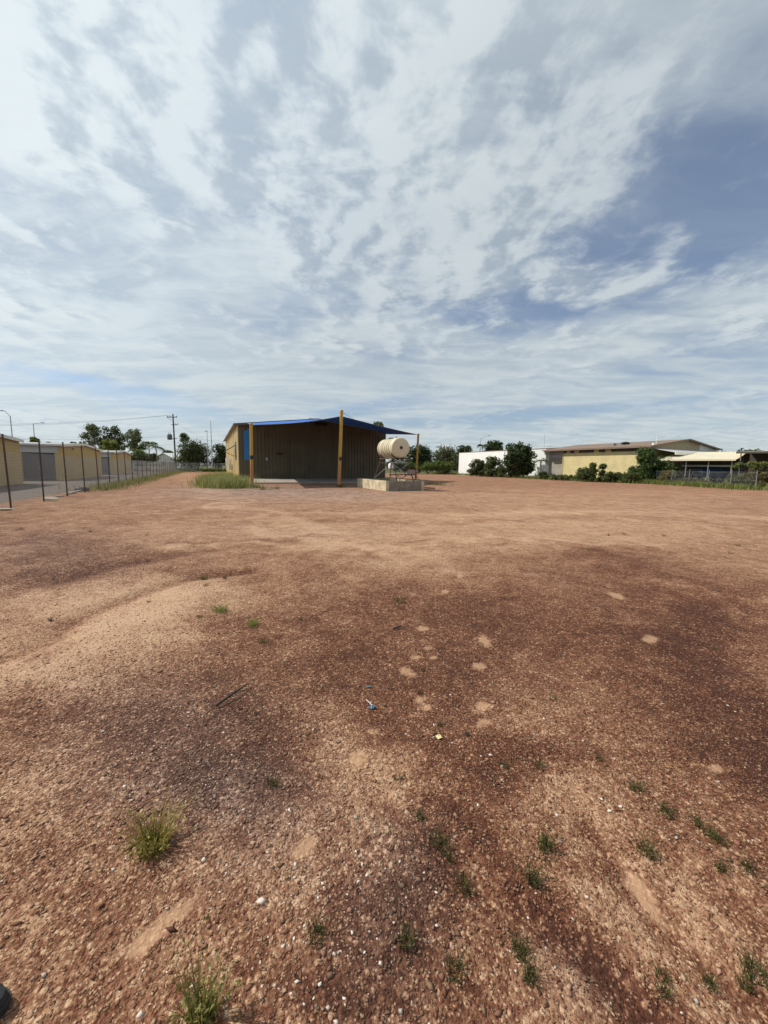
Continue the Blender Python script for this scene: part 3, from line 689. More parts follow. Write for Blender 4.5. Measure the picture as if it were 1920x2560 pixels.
# front wall fittings
fl_ = MB().box(8.2, 9.5, -.45, -.05, 6.05, 6.32).build('floodlight', 'black', shed)
MB().tube([(8.85, -.2, 6.3), (8.85, -.06, 6.5)], .03, 6).build('bracket', 'black', fl_)
MB().box(3.9, 4.6, -.12, -.03, 2.72, 2.88).build('wall_vent', 'dark', shed)
MB().box(2.75, 2.95, -.14, -.03, 2.05, 2.35).build('switch_box', 'grey_panel', shed)
def shed_x(px):
    q = ray(px, 1150); k = q.x/q.y; o_ = Vector((FL.x, FL.y, 0)); return (k*o_.y-o_.x)/(V2.x-k*V2.y)
def shed_z(px, py): xx = shed_x(px); q = Vector((FL.x, FL.y, 0))+V2*xx; return p2d(px, py, q.y).z
bx0, bx1 = shed_x(611), shed_x(630)
m_ = MB(); m_.prism([(bx0, -.12, shed_z(611, 1150)), (bx1, -.12, shed_z(630, 1151)), (bx1, -.12, shed_z(630, 1068)), (shed_x(622), -.12, shed_z(622, 1072)), (bx0, -.12, shed_z(611, 1080))], (0, .03, 0)); m_.build('blue_panel', mat('bright blue painted panel', (.035, .20, .50), .5, .1, 2), shed)
MB().box(.0, SW, -.11, -.075, .05, .13).build('base_flashing', 'trim_dark', shed)
# ridge ventilator
v_ = MB().box(8.0, 9.7, 3.2, 4.6, SR-.1, SR+.32).build('roof_cooler', 'roof_grey', rf)
MB().prism([(8.15, 3.35, SR+.322), (9.55, 3.35, SR+.322), (9.35, 3.55, SR+.55), (8.35, 3.55, SR+.55)], (0, 1.0, 0)).build('cooler_hood', 'galv', v_)

# apron slab
def shl(x_, y_): p = Vector((FL.x, FL.y, 0))+V2*x_+U2*y_; return (p.x, p.y)
sheet('concrete_apron', [shl(-.1, -10.6), shl(13.8, -10.6), shl(15.5, -4), shl(15.5, -.08), shl(-.1, -.08)], .11, 'slab')

# sail posts
def wpt(px, py, depth): return p2d(px, py, depth)
poles = [('L', (630, 1213.5), (628, 1060), .115, 'mustard steel sail post in front of the bright blue wall panel'),
         ('C', (847.5, 1213), (854, 1027), .13, 'tallest mustard sail post with rust orange lower half, at the middle of the apron'),
         ('R', (1039, 1202), (1046, 1085), .12, 'mustard sail post beyond the cream tank, holding the low sail corner')]
tops = {}
for key, bpx, tpx, rd, lab in poles:
    bz = .11 if key != 'R' else 0.0
    p = p2g(*bpx, bz); tp = wpt(*tpx, p.y)
    root = thing('sail_post', lab, 'post', tuple(p), 0, 'posts of the blue shade sail')
    dlt = tp-p; MB().tube([(0, 0, -.02), tuple(dlt)], [rd, rd*.97], 14).build('shaft', 'pole_yellow', root, True)
    MB().tube([tuple(dlt+Vector((0, 0, .001))), tuple(dlt+Vector((0, 0, .05)))], [rd*1.08, rd*.9], 14).build('cap', 'pole_yellow', root, True)
    MB().box(-.24, .24, -.24, .24, .002, .03).build('base_plate', 'rusty', root)
    if key != 'R':
        f_ = .46 if key == 'L' else .36; q = dlt*f_
        MB().box(q.x-.02, q.x+.16, q.y-rd-.14, q.y-rd-.005, q.z-.13, q.z+.13).build('switch_box', 'black', root)
    m_ = MB(); q = dlt*(.985 if key != 'C' else .93); m_.tube([tuple(q+Vector((-rd*.9, rd*.6, 0))), tuple(q+Vector((0, rd+.12, .02)))], .03, 6); m_.build('eye_bolt', 'galv', root)
    tops[key] = p+dlt*(.985 if key != 'C' else .93)
# sail: a stretched sheet between three posts and the shed gable
nu, nv_ = 48, 14
def front_pt(u):
    L_, C_, R_ = tops['L'], tops['C'], tops['R']
    if u < .55: s = u/.55; a_, b_ = L_, C_
    else: s = (u-.55)/.45; a_, b_ = C_, R_
    q = a_.lerp(b_, s); sag = math.sin(math.pi*s)
    q = q+Vector((0, 1, 0))*(.6 if u < .55 else .15)*sag+Vector((0, 0, -.07 if u < .55 else -.04))*sag
    return q
def back_pt(u):
    x_ = .9+u*(SW-.9); z_ = rise(x_/SW)+.02-.25*max(0, (u-.8)/.2)
    p = Vector((FL.x, FL.y, 0))+V2*x_+U2*(-.42); return Vector((p.x, p.y, z_-.02+.10*0))
m_ = MB(); g = {}
for i in range(nu+1):
    for j in range(nv_+1):
        u, v = i/nu, j/nv_
        a_, b_ = front_pt(u), back_pt(u)
        q = a_.lerp(b_, v); q.z -= .18*math.sin(math.pi*v)*math.sin(math.pi*u)
        g[i, j] = len(m_.v); m_.v.append(tuple(q))
for i in range(nu):
    for j in range(nv_): m_.f.append((g[i, j], g[i+1, j], g[i+1, j+1], g[i, j+1]))
o0 = tops['L']; m_.v = [tuple(Vector(v)-Vector((o0.x, o0.y, 0))) for v in m_.v]
sail = thing('shade_sail', 'blue shade sail stretched from the shed gable to the mustard posts', 'shade sail', (o0.x, o0.y, 0))
sh = m_.build('cloth', 'blue_cloth', sail, True); md = sh.modifiers.new('thick', 'SOLIDIFY'); md.thickness = .012
org = Vector((o0.x, o0.y, 0))
m_ = MB(); m_.tube([tuple(front_pt(i/nu)-org) for i in range(nu+1)], .018, 6); m_.build('edge_cable', 'galv', sail)
m_ = MB(); tp = wpt(854, 1030, tops['C'].y); e_ = Vector(back_pt(.93)); m_.tube([tuple(tp-org), tuple(tp.lerp(e_, .5)-org-Vector((0, 0, .12))), tuple(e_-org)], .016, 5); m_.build('stay_cable', 'galv', sail)

# ------------------------------------------------------------------ bund, tank and stand
Bn = p2g(965, 1228)
bw_, bl_, bh_ = 2.75, 5.2, .64
bund = thing('concrete_bund', 'low flaking cream painted concrete bund around the tank stand', 'bund', (Bn.x, Bn.y, 0), A0)
for (x0, x1, y0, y1) in ((0, .2, 0, bl_), (bw_-.2, bw_, 0, bl_)): MB().box(x0, x1, y0, y1, -.05, bh_).build('bund_wall', 'bund', bund)
M['shaded_bund'] = mat('shade darkened bund concrete', (.24, .205, .16), .9, .3, 2.0, bump=.6, bscale=16, dirt=(.13, .10, .08), dirt_amt=.6, dirt_scale=1.8)  # bund end walls: shade of the unlit front painted in as darker colour
for (y0, y1) in ((.0, .2), (bl_-.2, bl_)): MB().box(.202, bw_-.202, y0+.003, y1-.003, -.05, bh_-.012).build('bund_wall', 'shaded_bund', bund)
MB().box(.2, bw_-.2, .2, bl_-.2, -.05, .06).build('bund_floor', 'concrete', bund)
Tc = p2d(1003, 1119, Bn.y+1.2)
tz = Tc.z; TR, TL = .66, 2.55
tank = thing('cream_tank', 'cream ribbed horizontal plastic tank raised on a steel stand', 'tank', (Tc.x, Tc.y, tz), A0)
prof = [(0.0, .02), (.0, .45), (.02, .585), (.05, .635), (.10, TR)]
y_ = .10
ribs_at = (.55, 1.15, 1.75, 2.2)
for rb_ in ribs_at: prof += [(rb_-.09, TR), (rb_-.05, TR-.045), (rb_+.05, TR-.045), (rb_+.09, TR)]
prof += [(TL-.14, TR), (TL-.05, .56), (TL, .30), (TL+.01, .02)]
MB().lathe(prof, (0, 0, 0), (0, 1, 0), 40).build('body', 'tank', tank, True)
MB().lathe([(0, .23), (.05, .23), (.07, .18), (.09, .18), (.10, .10)], (0, 1.5, TR-.03), (0, 0, 1), 20).build('lid', 'black', tank, True)
MB().lathe([(0, .06), (.12, .06), (.14, .03)], (0, .75, TR-.02), (0, 0, 1), 12).build('vent', 'galv', tank, True)
MB().lathe([(-.05, .085), (-.03, .10), (.0, .10)], (0, -.01, 0), (0, 1, 0), 18).build('outlet_boss', 'black', tank, True)
for yy in (.86, 1.48): # strap bands
    MB().lathe([(yy-.02, TR+.004), (yy-.02, TR+.012), (yy+.02, TR+.012), (yy+.02, TR+.004)], (0, 0, 0), (0, 1, 0), 40).build('strap', 'rusty', tank, True)
stand = thing('tank_stand', 'rusty steel trestle stand with splayed legs under the cream tank', 'tank stand', (Tc.x, Tc.y, 0), A0)
zt_ = tz-TR*.80
for yy in (.35, TL-.45):
    m_ = MB(); pts = [(math.sin(a_)*(TR+.035), yy, tz-math.cos(a_)*(TR+.035)) for a_ in np.linspace(-.95, .95, 13)]; m_.tube(pts, .035, 6); m_.build('cradle', 'rusty', stand)
for yy, dy_ in ((.35, -.75), (TL-.45, .45)):
    for sx_ in (-1, 1):
        MB().tube([(sx_*.50, yy, zt_-.13), (sx_*1.05, yy+dy_, 0.065 if False else -.02)], .038, 8).build('leg', 'rusty', stand)
for sx_ in (-1, 1):
    MB().box(sx_*.52-.035, sx_*.52+.035, .2, TL-.3, zt_-.20, zt_-.13).build('rail', 'rusty', stand)
    MB().tube([(sx_*.62, .30-.10, zt_-.5), (sx_*.86, TL-.45+.25, .75)], .018, 6).build('brace', 'galv', stand)
MB().tube([(-.62, .2, zt_-.5), (.92, -.12, .85)], .018, 6).build('brace', 'galv', stand)
MB().tube([(.62, .2, zt_-.5), (-.92, -.12, .85)], .018, 6).build('brace', 'galv', stand)
MB().tube([(-.60, .16, zt_-.45), (.60, .16, zt_-.45)], .026, 6).build('cross_bar', 'galv', stand)
MB().tube([(-.62, TL-.35, zt_-.45), (.62, TL-.35, zt_-.45)], .026, 6).build('cross_bar', 'galv', stand)
MB().box(-.78, .30, .10, .62, 1.36, 1.40).build('shelf', 'rusty', stand)
MB().tube([(-.05, .3, zt_-.15), (-.02, .05, 1.55), (.25, -.05, 1.2), (.35, -.02, .95)], .022, 6).build('outlet_pipe', 'black', stand)
MB().box(.48, .92, -.22, -.06, 1.02, 1.36).build('pump_box', 'pink_grey', stand)
MB().tube([(.92, -.12, 1.2), (1.15, -.2, 1.32), (1.25, -.2, 1.1)], .025, 6).build('nozzle', 'galv', stand)
def onstand(x_, y_, z_): p = Vector((Tc.x, Tc.y, 0))+V2*x_+U2*y_; return (p.x, p.y, z_)
MB().tube([(-.1, -.1, 1.3), (-.35, -.25, .95), (-.05, -.3, .8), (.3, -.3, 1.0), (.55, -.2, 1.1)], .02, 6).build('hose', 'black', stand)
MB().tube([(.9, -.15, 1.1), (1.25, -.3, .7), (1.1, -.45, .3), (1.4, -.5, .06), (1.9, -.3, .05)], .02, 6).build('hose', 'black', stand)
MB().box(-.2, .25, .15, .5, 1.402, 1.70).build('filter_box', 'dark', stand)
MB().box(-.95, .95, -.30, -.24, 1.0, 1.06).build('cross_bar', 'rusty', stand)
jug = thing('white_drum', 'white plastic drum on the shelf under the cream tank', 'drum', onstand(-.55, .36, 1.402), A0)
MB().lathe([(0, .16), (.02, .18), (.28, .18), (.34, .13), (.36, .06), (.40, .06)], (0, 0, 0), (0, 0, 1), 18).build('body', 'white_plastic', jug, True)
MB().lathe([(.401, .065), (.44, .065)], (0, 0, 0), (0, 0, 1), 14).build('cap', 'pink_grey', jug, True)
# bits beside the bund
k_ = p2g(1068, 1222)
m_ = MB(); m_.tube([(-.5, .4, .06), (-.1, .3, .07), (.3, .1, .06), (.5, -.15, .06)], .05, 7); ob = m_.build('drain_pipe', 'rusty'); ob.location = (k_.x, k_.y, 0); tag(ob, 'short rusty pipe lying on the ground beside the bund', 'pipe')

# ------------------------------------------------------------------ storage rows
SBw, SBd, SBe, SBr = 15.6, 13.4, 2.98, 3.36
Bc = p2g(157, 1201)
row = thing('storage_units', 'x', 'storage shed', (Bc.x, Bc.y, 0), A0, 'rows of yellow storage units')
m_ = MB(); m_.prism([(0, 0, 0), (0, SBd, 0), (0, SBd, SBe), (0, SBd/2, SBr), (0, 0, SBe)], (-.2, 0, 0)); m_.build('gable_wall', 'yellow_block', row)
MB().box(-SBw, -.2, SBd-.2, SBd, 0, SBe).build('back_wall', 'yellow_block', row)
MB().box(-SBw, -SBw+.2, 0, SBd-.2, 0, SBe).build('end_wall', 'yellow_block', row)
fx = [(-.2, -.42)]
for k in range(6):
    x1 = -.42-k*2.55; x0 = x1-2.15
    if k: MB().box(x1, x1+.4, 0, .2, 0, 2.32).build('pier', 'yellow_block', row)
    else: MB().box(x1, -.202, 0, .2, 0, 2.32).build('pier', 'yellow_block', row)
    d_ = MB()
    nS = 29
    for s_ in range(nS):
        z0 = .02+s_*2.3/nS; d_.prism([(x0, .12, z0), (x0, .09, z0+.02), (x0, .09, z0+.055), (x0, .12, z0+.0785)], (x1-x0, 0, 0))
    dr = d_.build('roller_door', 'roller', row)
    MB().box((x0+x1)/2-.10, (x0+x1)/2+.10, .06, .088, 1.0, 1.05).build('handle', 'galv', dr)
MB().box(-SBw, -.202, .02, .18, 2.322, SBe).build('fascia_panel', 'grey_panel', row)
rf = gable_roof(row, -SBw, 0, 0, SBd, SBe, SBr, .16, 'roof_grey', .04, 'x')
m_ = MB(); s2 = (SBr-SBe)/(SBd/2)
for y0, y1 in ((-.17, SBd/2), (SBd/2, SBd+.17)):
    za = SBe+.06-s2*.17 if y0 < 0 else SBr+.06; zb = SBr+.06 if y0 < 0 else SBe+.06-s2*.17
    m_.prism([(.165, y0, za+.015), (.165, y1, zb+.015), (.165, y1, zb-.19), (.165, y0, za-.19)], (.03, 0, 0))
m_.build('barge_board', 'white_paint', rf)
MB().box(-SBw, .16, -.27, -.165, SBe-.10, SBe+.03).build('gutter', 'grey_panel', rf)
lampb = MB().box(.002, .14, 3.2, 3.45, 2.72, 2.86).build('wall_lamp', 'galv', row)
row['label'] = 'middle row of yellow block storage units with two lanes either side, charcoal roller door showing'
rA = copy_tree(row); pA = p2g(58, 1209.5)-U2*SBd; rA.location = (pA.x, pA.y, 0); rA['label'] = 'largest looking yellow storage row, only its gable wall seen behind the first fence posts'
rC = copy_tree(row); pC = p2g(286, 1186.5); rC.location = (pC.x, pC.y, 0); rC['label'] = 'farthest yellow storage row, just before the grey mesh cross fence'

# ------------------------------------------------------------------ chain link fences
def chain_fence(name, label, p0, d, length, spacing, mesh_h, post_h, post_mt, seed, strands=2, mesh_sp=.085, wire=.003, lean=.03, rail=False):
    rr = random.Random(seed); d = Vector(d).normalized(); ang = math.atan2(d.y, d.x)
    root = thing(name, label, 'fence', (p0[0], p0[1], 0), ang)
    n = int(length/spacing)
    for i in range(n+1):
        x_ = i*spacing; lx, ly = rr.uniform(-lean, lean), rr.uniform(-lean, lean); h_ = post_h*rr.uniform(.98, 1.02)
        w_ = p0+d*x_; z0 = gzs(w_.x, w_.y)-.05
        po = MB().tube([(x_, 0, z0), (x_+lx, ly, h_)], .027, 8).build('post', post_mt, root)
        if h_ > mesh_h+.2: MB().tube([(x_+lx*.98, ly, h_-.02), (x_+lx*.98, ly, h_+.012)], .031, 8).build('cap', post_mt, po)
    Lx = n*spacing; m_ = MB(); H_ = mesh_h; st = mesh_sp*math.sqrt(2); V_, F_ = [], []
    k = -H_
    wv = wire
    for sgn in (1, -1):
        k = -H_
        while k < Lx:
            x0_, z0_, x1_, z1_ = k, 0.0, k+H_, H_
            if x0_ < 0: z0_ = -x0_; x0_ = 0
            if x1_ > Lx: z1_ = H_-(x1_-Lx); x1_ = Lx
            if z1_ > z0_:
                a_, b_ = (x0_, z0_+.03), (x1_, z1_+.03)
                if sgn < 0: a_, b_ = (x0_, H_-z0_+.03), (x1_, H_-z1_+.03)
                i0 = len(V_); y_ = .036+sgn*wv
                for (qx, qz) in (a_, b_):
                    V_ += [(qx, y_-wv, qz-wv), (qx, y_+wv, qz-wv), (qx, y_, qz+wv)]
                F_ += [(i0, i0+1, i0+4, i0+3), (i0+1, i0+2, i0+5, i0+4), (i0+2, i0, i0+3, i0+5)]
            k += st
    np_mesh('wire_mesh', np.array(V_), np.array(F_), 'galv', parent=root)
    for z_ in [mesh_h+.03, mesh_h*.5]+[mesh_h+.12+.22*(s+1) for s in range(strands) if mesh_h+.12+.22*(s+1) < post_h]:
        MB().tube([(0, .036, z_), (Lx*.5, .036, z_-.01), (Lx, .036, z_)], .0035, 5).build('strand_wire', 'galv', root)
    if rail: MB().tube([(0, .0, mesh_h+.02), (Lx, .0, mesh_h+.02)], .02, 6).build('top_rail', 'galv', root)
    return root
F0 = Pf-U2*(2.72*3)
chain_fence('chain_link_fence', 'rusty post chain link fence along the driveway of the storage units', F0, U2, 2.72*3+72, 2.72, 1.78, 2.36, 'rusty', 3)
Fx = Pf+U2*72.5
chain_fence('chain_link_fence', 'grey chain link fence crossing the far end of the dirt track', Vector((Fx.x, Fx.y, 0))-V2*14, V2, 46, 2.6, 1.8, 2.1, 'galv', 5, rail=True, mesh_sp=.09, wire=.004)

# rubble along the fence base
rub = [(126, 1254, 30, 'broken pale concrete slab at the foot of a rusty fence post'), (150, 1246, 18, None), (168, 1241, 16, None), (180, 1238, 20, None), (197, 1234, 18, None), (209, 1229, 18, None)]
for i, (px, py, s, lb) in enumerate(rub):
    p = p2g(px, py-4); me = rocks[i % 6].copy(); me.materials.clear(); me.materials.append(M['concrete']); ob = bpy.data.objects.new('rubble_chunk', me); COL.objects.link(ob)
    sz = s*.5*p.y/F; ob.location = (p.x, p.y, sz*.22); ob.scale = (sz, sz*.8, sz*.5); ob.rotation_euler = (.2, .1, i*1.1)
    if lb: tag(ob, lb, 'rubble')
    else: tag(ob, 'small grey concrete chunk in the row along the fence base', 'rubble', 'concrete chunks along the fence base')
p = p2g(14, 1275); ob = bpy.data.objects.new('rubble_chunk', rocks[2].copy()); ob.data.materials.clear(); ob.data.materials.append(M['concrete']); COL.objects.link(ob); ob.location = (p.x, p.y, .03); ob.scale = (.22, .12, .06); tag(ob, 'flat pale concrete piece left of the first fence post', 'rubble')
p = p2g(205, 1228)
ob = MB().lathe([(-.09, .20), (-.10, .27), (-.06, .31), (.06, .31), (.10, .27), (.09, .20), (0, .18), (-.09, .20)], (0, 0, .11), (0, 0, 1), 20).build('old_tyre', 'black', None, True); ob.location = (p.x, p.y, 0); tag(ob, 'small black tyre lying against the fence behind concrete chunks', 'tyre')

# ------------------------------------------------------------------ foliage
def leaf_cloud(blobs, n, size, c0, c1, seed, flat=.5, droop=0.0):
    rr = np.random.default_rng(seed); vol = np.array([b_[3]**2 for b_ in blobs]); pick = rr.choice(len(blobs), n, p=vol/vol.sum())
    B = np.array([b_[:3] for b_ in blobs], float)[pick]; Rr = np.array([b_[3] for b_ in blobs])[pick]
    dirs = rr.normal(0, 1, (n, 3)); dirs /= np.linalg.norm(dirs, axis=1, keepdims=True)
    cl = rr.normal(0, 1, (len(blobs)*9, 3)); cl /= np.linalg.norm(cl, axis=1, keepdims=True)
    cc = cl.reshape(len(blobs), 9, 3)[pick, rr.integers(0, 9, n)]
    mixk = rr.random((n, 1)) < .6
    dirs = np.where(mixk, cc+.38*dirs, dirs); dirs /= np.maximum(np.linalg.norm(dirs, axis=1, keepdims=True), .3)
    rad_ = Rr*(rr.random(n)**.45)*rr.uniform(.75, 1.12, n)
    Pn = B+dirs*rad_[:, None]*np.array([1, 1, .85]); Pn[:, 2] -= droop*rr.random(n)*Rr
    nr = dirs+rr.normal(0, .8, (n, 3))+np.array([0, 0, flat]); nr /= np.linalg.norm(nr, axis=1, keepdims=True)
    a_ = np.cross(nr, rr.normal(0, 1, (n, 3))); a_ /= np.linalg.norm(a_, axis=1, keepdims=True); b_ = np.cross(nr, a_)
    s = size*rr.uniform(.55, 1.4, n)[:, None]
    V_ = np.stack([Pn-a_*s, Pn+b_*s*.45, Pn+a_*s, Pn-b_*s*.45], 1)
    k = rr.random((n, 1)); tint = np.array(c0)+(np.array(c1)-np.array(c0))*k
    tint = tint*rr.uniform(.7, 1.25, (n, 1))
    return V_.reshape(-1, 3), np.arange(n*4).reshape(n, 4), np.repeat(np.clip(tint, 0, 1), 4, 0)
def tree(name, label, cat, base, blobs, n, size, c0, c1, seed, trunk=.15, bark='bark', group=None, droop=0.0):
    rr = random.Random(seed); root = thing(name, label, cat, (base[0], base[1], gzs(base[0], base[1])), 0, group)
    top = max(b_[2] for b_ in blobs); low = min(b_[2]-b_[3] for b_ in blobs)
    fork = max(.15, min(low+.4, top*.45)); m_ = MB()
    cx = sum(b_[0] for b_ in blobs)/len(blobs)*.3; cy = sum(b_[1] for b_ in blobs)/len(blobs)*.3
    m_.tube([(0, 0, -.1), (cx*.4+rr.uniform(-.1, .1)*trunk, cy*.4, fork*.5), (cx, cy, fork)], [trunk, trunk*.82, trunk*.7], 8)
    for b_ in blobs:
        mid = ((cx+b_[0])/2+rr.uniform(-.2, .2)*b_[3], (cy+b_[1])/2+rr.uniform(-.2, .2)*b_[3], fork+(b_[2]-fork)*.55)
        m_.tube([(cx, cy, fork-.05), mid, (b_[0], b_[1], b_[2]+b_[3]*.4)], [trunk*.55, trunk*.35, trunk*.08], 5)
    m_.build('trunk', bark, root, True)
    V_, F_, C_ = leaf_cloud(blobs, n, size, c0, c1, seed, droop=droop)
    np_mesh('crown', V_, F_, 'leaf', col=C_, parent=root)
    return root
DG0, DG1 = (.014, .026, .010), (.045, .065, .020)
MG0, MG1 = (.030, .048, .014), (.085, .11, .030)
YG0, YG1 = (.06, .085, .015), (.15, .17, .035)
EU0, EU1 = (.045, .060, .028), (.12, .14, .065)
def on(px, depth): p = p2d(px, 1170, depth); return (p.x, depth)
def hz(px, py, depth): return p2d(px, py, depth).z
def crown(px0, px1, pyt, pyb, depth, nb, seed, rfac=.34):
    """crown lobes filling a width and height range at a distance, relative to the tree base"""
    rr = random.Random(seed); b0 = p2d((px0+px1)/2, 1170, depth)
    x0, x1 = p2d(px0, 1170, depth).x-b0.x, p2d(px1, 1170, depth).x-b0.x
    z0, z1 = max(.05, hz((px0+px1)/2, pyb, depth)), hz((px0+px1)/2, pyt, depth)
    wd, ht = x1-x0, z1-z0; out = []; nb = int(nb*1.7); rm = min(wd, ht)*rfac
    dpth = min(wd*.5, 3.0)
    for i in range(nb):
        r_ = rm*rr.uniform(.6, 1.05); u = -1+2*(i+.5)/nb+rr.uniform(-.2, .2); u = max(-1, min(1, u))
        hx = (wd/2-r_*.85)*u; top = z1-r_*.9-(ht*.30)*(abs(u)**2.2)*rr.uniform(.3, 1.2); bot = z0+r_*.7
        zc_ = bot+max(0, top-bot)*((i*.618+rr.uniform(0, .25)) % 1.0)
        out.append((hx, rr.uniform(-.5, .5)*dpth, zc_, r_))
    for u in (-.45, .1, .5):
        out.append((u*(wd/2-rm*.7), rr.uniform(-.3, .3)*dpth, z1-rm*rr.uniform(.75, 1.1), rm*.75))
    return b0, out
def ctree(name, label, px0, px1, pyt, pyb, depth, nb, n, size, c0, c1, seed, trunk=.16, bark='bark', cat='tree', group=None, rfac=.34, droop=0.0):
    b0, bl = crown(px0, px1, pyt, pyb, depth, nb, seed, rfac)
    return tree(name, label, cat, (b0.x, b0.y), bl, int(n*1.6), size, c0, c1, seed, trunk, bark, group, droop)
# left of the utility pole
ctree('gum_tree', 'tall open gum tree with pale clumped leaves, tallest over the storage roofs', 204, 266, 1055, 1122, 92, 9, 1100, .26, EU0, EU1, 11, .20, 'grey_bark', rfac=.24)
ctree('gum_tree', 'dense dark gum tree in the middle of the gum tree group', 252, 322, 1060, 1130, 94, 11, 1900, .26, (.03, .042, .018), (.085, .10, .045), 12, .22, 'grey_bark', rfac=.26)
ctree('gum_tree', 'gum tree at the right of the gum tree group, above the palms', 310, 370, 1068, 1132, 90, 10, 1300, .26, EU0, EU1, 13, .20, 'grey_bark', rfac=.24)
ctree('leafy_shrub', 'bright yellow green bushy tree in front of the gum trees', 252, 306, 1096, 1128, 84, 6, 1500, .24, YG0, YG1, 14, .12)
ctree('round_tree', 'small bright green tree behind the storage roofs between two street lamps', 76, 103, 1089, 1112, 82, 4, 900, .22, (.05, .085, .015), (.13, .16, .035), 15, .1)
ctree('round_tree', 'low dark tree poking over the middle storage roof left of the gum trees', 174, 216, 1104, 1118, 95, 5, 900, .25, MG0, MG1, 16, .1)
ctree('round_tree', 'tiny distant tree over the roof beside the second street lamp', 118, 134, 1104, 1116, 110, 3, 400, .25, MG0, MG1, 17, .1)
ctree('leafy_shrub', 'mid green shrub mass beside the end of the farthest storage row', 322, 372, 1122, 1166, 80, 7, 1900, .22, MG0, (.10, .12, .04), 18, .1)
ctree('leafy_shrub', 'mid green shrub in front of the small white house', 362, 402, 1130, 1160, 88, 6, 1300, .22, MG0, MG1, 19, .1)
ctree('round_tree', 'dark tree behind the utility pole above the white house', 404, 440, 1122, 1150, 105, 5, 900, .26, DG0, MG1, 21, .14)
ctree('round_tree', 'big rounded dark green tree right of the utility pole', 442, 526, 1091, 1182, 84, 14, 5200, .22, (.025, .04, .014), (.075, .088, .030), 22, .25)
ctree('gum_tree', 'wispy pale tree showing above the big rounded tree', 450, 476, 1080, 1106, 100, 4, 500, .24, EU0, EU1, 23, .1, 'grey_bark')
ctree('round_tree', 'dark tree between the two thin poles and the shed side', 526, 580, 1104, 1182, 88, 9, 2600, .24, DG0, DG1, 24, .2)
ctree('gum_tree', 'pale tree top rising above the shed roof under the sail cable', 922, 962, 1050, 1082, 92, 5, 900, .25, EU0, EU1, 25, .22, 'grey_bark')
# palms
def palm(label, px, pyt, depth, seed, nf=13, fl=2.0, dark=False, group=None):
    p = p2d(px, 1170, depth); h = hz(px, pyt, depth); rr = random.Random(seed)
    root = thing('palm_tree', label, 'palm', (p.x, p.y, 0), 0, group); th_ = h-fl*.35
    MB().tube([(0, 0, -.1), (rr.uniform(-.2, .2), 0, th_*.5), (0, 0, th_)], [.16, .12, .10], 8).build('trunk', 'grey_bark', root)
    c0, c1 = (DG0, DG1) if dark else (MG0, MG1)
    for k in range(nf):
        a_ = k*2.4+rr.uniform(-.2, .2); el_ = rr.uniform(-.1, 1.1); V_, F_, C_ = [], [], []
        for s in range(9):
            u = (s+1)/9; x_ = math.cos(el_)*fl*u; z_ = th_+math.sin(el_)*fl*u-fl*.75*u*u
            for sd in (-1, 1):
                ln = fl*.30*math.sin(math.pi*min(.95, u*.85+.1)); b0 = len(V_)
                q0 = (x_, 0, z_); q1 = (x_+fl*.17, 0, z_-.04); q2 = (x_+ln*.6, sd*ln, z_-ln*.45)
                for q in (q0, q1, q2): V_.append((q[0]*math.cos(a_)-q[1]*math.sin(a_), q[0]*math.sin(a_)+q[1]*math.cos(a_), q[2]))
                F_.append((b0, b0+1, b0+2)); cc = np.array(c0)+(np.array(c1)-np.array(c0))*rr.random(); C_ += [cc]*3
        np_mesh('frond', np.array(V_), np.array(F_), 'leaf', col=np.array(C_), parent=root)
    return root
palm('palm with drooping fronds right of the gum trees', 376, 1100, 86, 1, fl=2.4)
palm('shorter palm with drooping fronds in front of the white house', 392, 1108, 84, 2, fl=2.0)
palm('low palm among the shrubs by the farthest storage row', 345, 1118, 82, 3, fl=2.0)
palm('dark palm rising behind the white warehouse under the street lamp', 1205, 1108, 102, 4, dark=True, fl=2.2)
palm('small dark palm at the left of the tree line behind the white warehouse', 1160, 1110, 100, 5, dark=True, fl=2.2)
# behind the sail post R and white warehouse
ctree('round_tree', 'dark tree behind the cream tank', 1000, 1092, 1106, 1186, 98, 12, 3200, .27, DG0, DG1, 31, .2)
ctree('round_tree', 'pale olive tree behind the sail post and white warehouse corner', 1072, 1158, 1104, 1186, 96, 12, 3000, .25, (.04, .05, .02), (.10, .11, .045), 32, .2)
ctree('round_tree', 'dark tree top over the left end of the white warehouse', 1128, 1186, 1108, 1180, 104, 8, 1900, .27, DG0, DG1, 33, .2)
ctree('round_tree', 'dense black green tree standing tallest over the white warehouse roof', 1206, 1262, 1095, 1150, 103, 8, 2600, .27, DG0, DG1, 34, .2)
hb = [(1045, 1140, 1146, 1178, 92, 35, 'bright green clipped hedge between the tank and the white warehouse'), (975, 1050, 1148, 1180, 90, 36, 'dark green hedge seen under the cream tank')]
for (a_, b_, c_, d_, dep, sd, lb) in hb: ctree('hedge', lb, a_, b_, c_, d_, dep, 16, 2600, .18, MG0, (.10, .14, .03), sd, .06, cat='hedge', rfac=.42)
ctree('hedge', 'low green hedge at the far end of the dirt track', 445, 500, 1166, 1179, 82, 16, 1600, .14, MG0, YG1, 37, .05, cat='hedge', rfac=.5)
ctree('hedge', 'low pale green hedge beside the far side of the shed', 498, 566, 1168, 1181, 80, 16, 1600, .14, MG0, YG1, 38, .05, cat='hedge', rfac=.5)

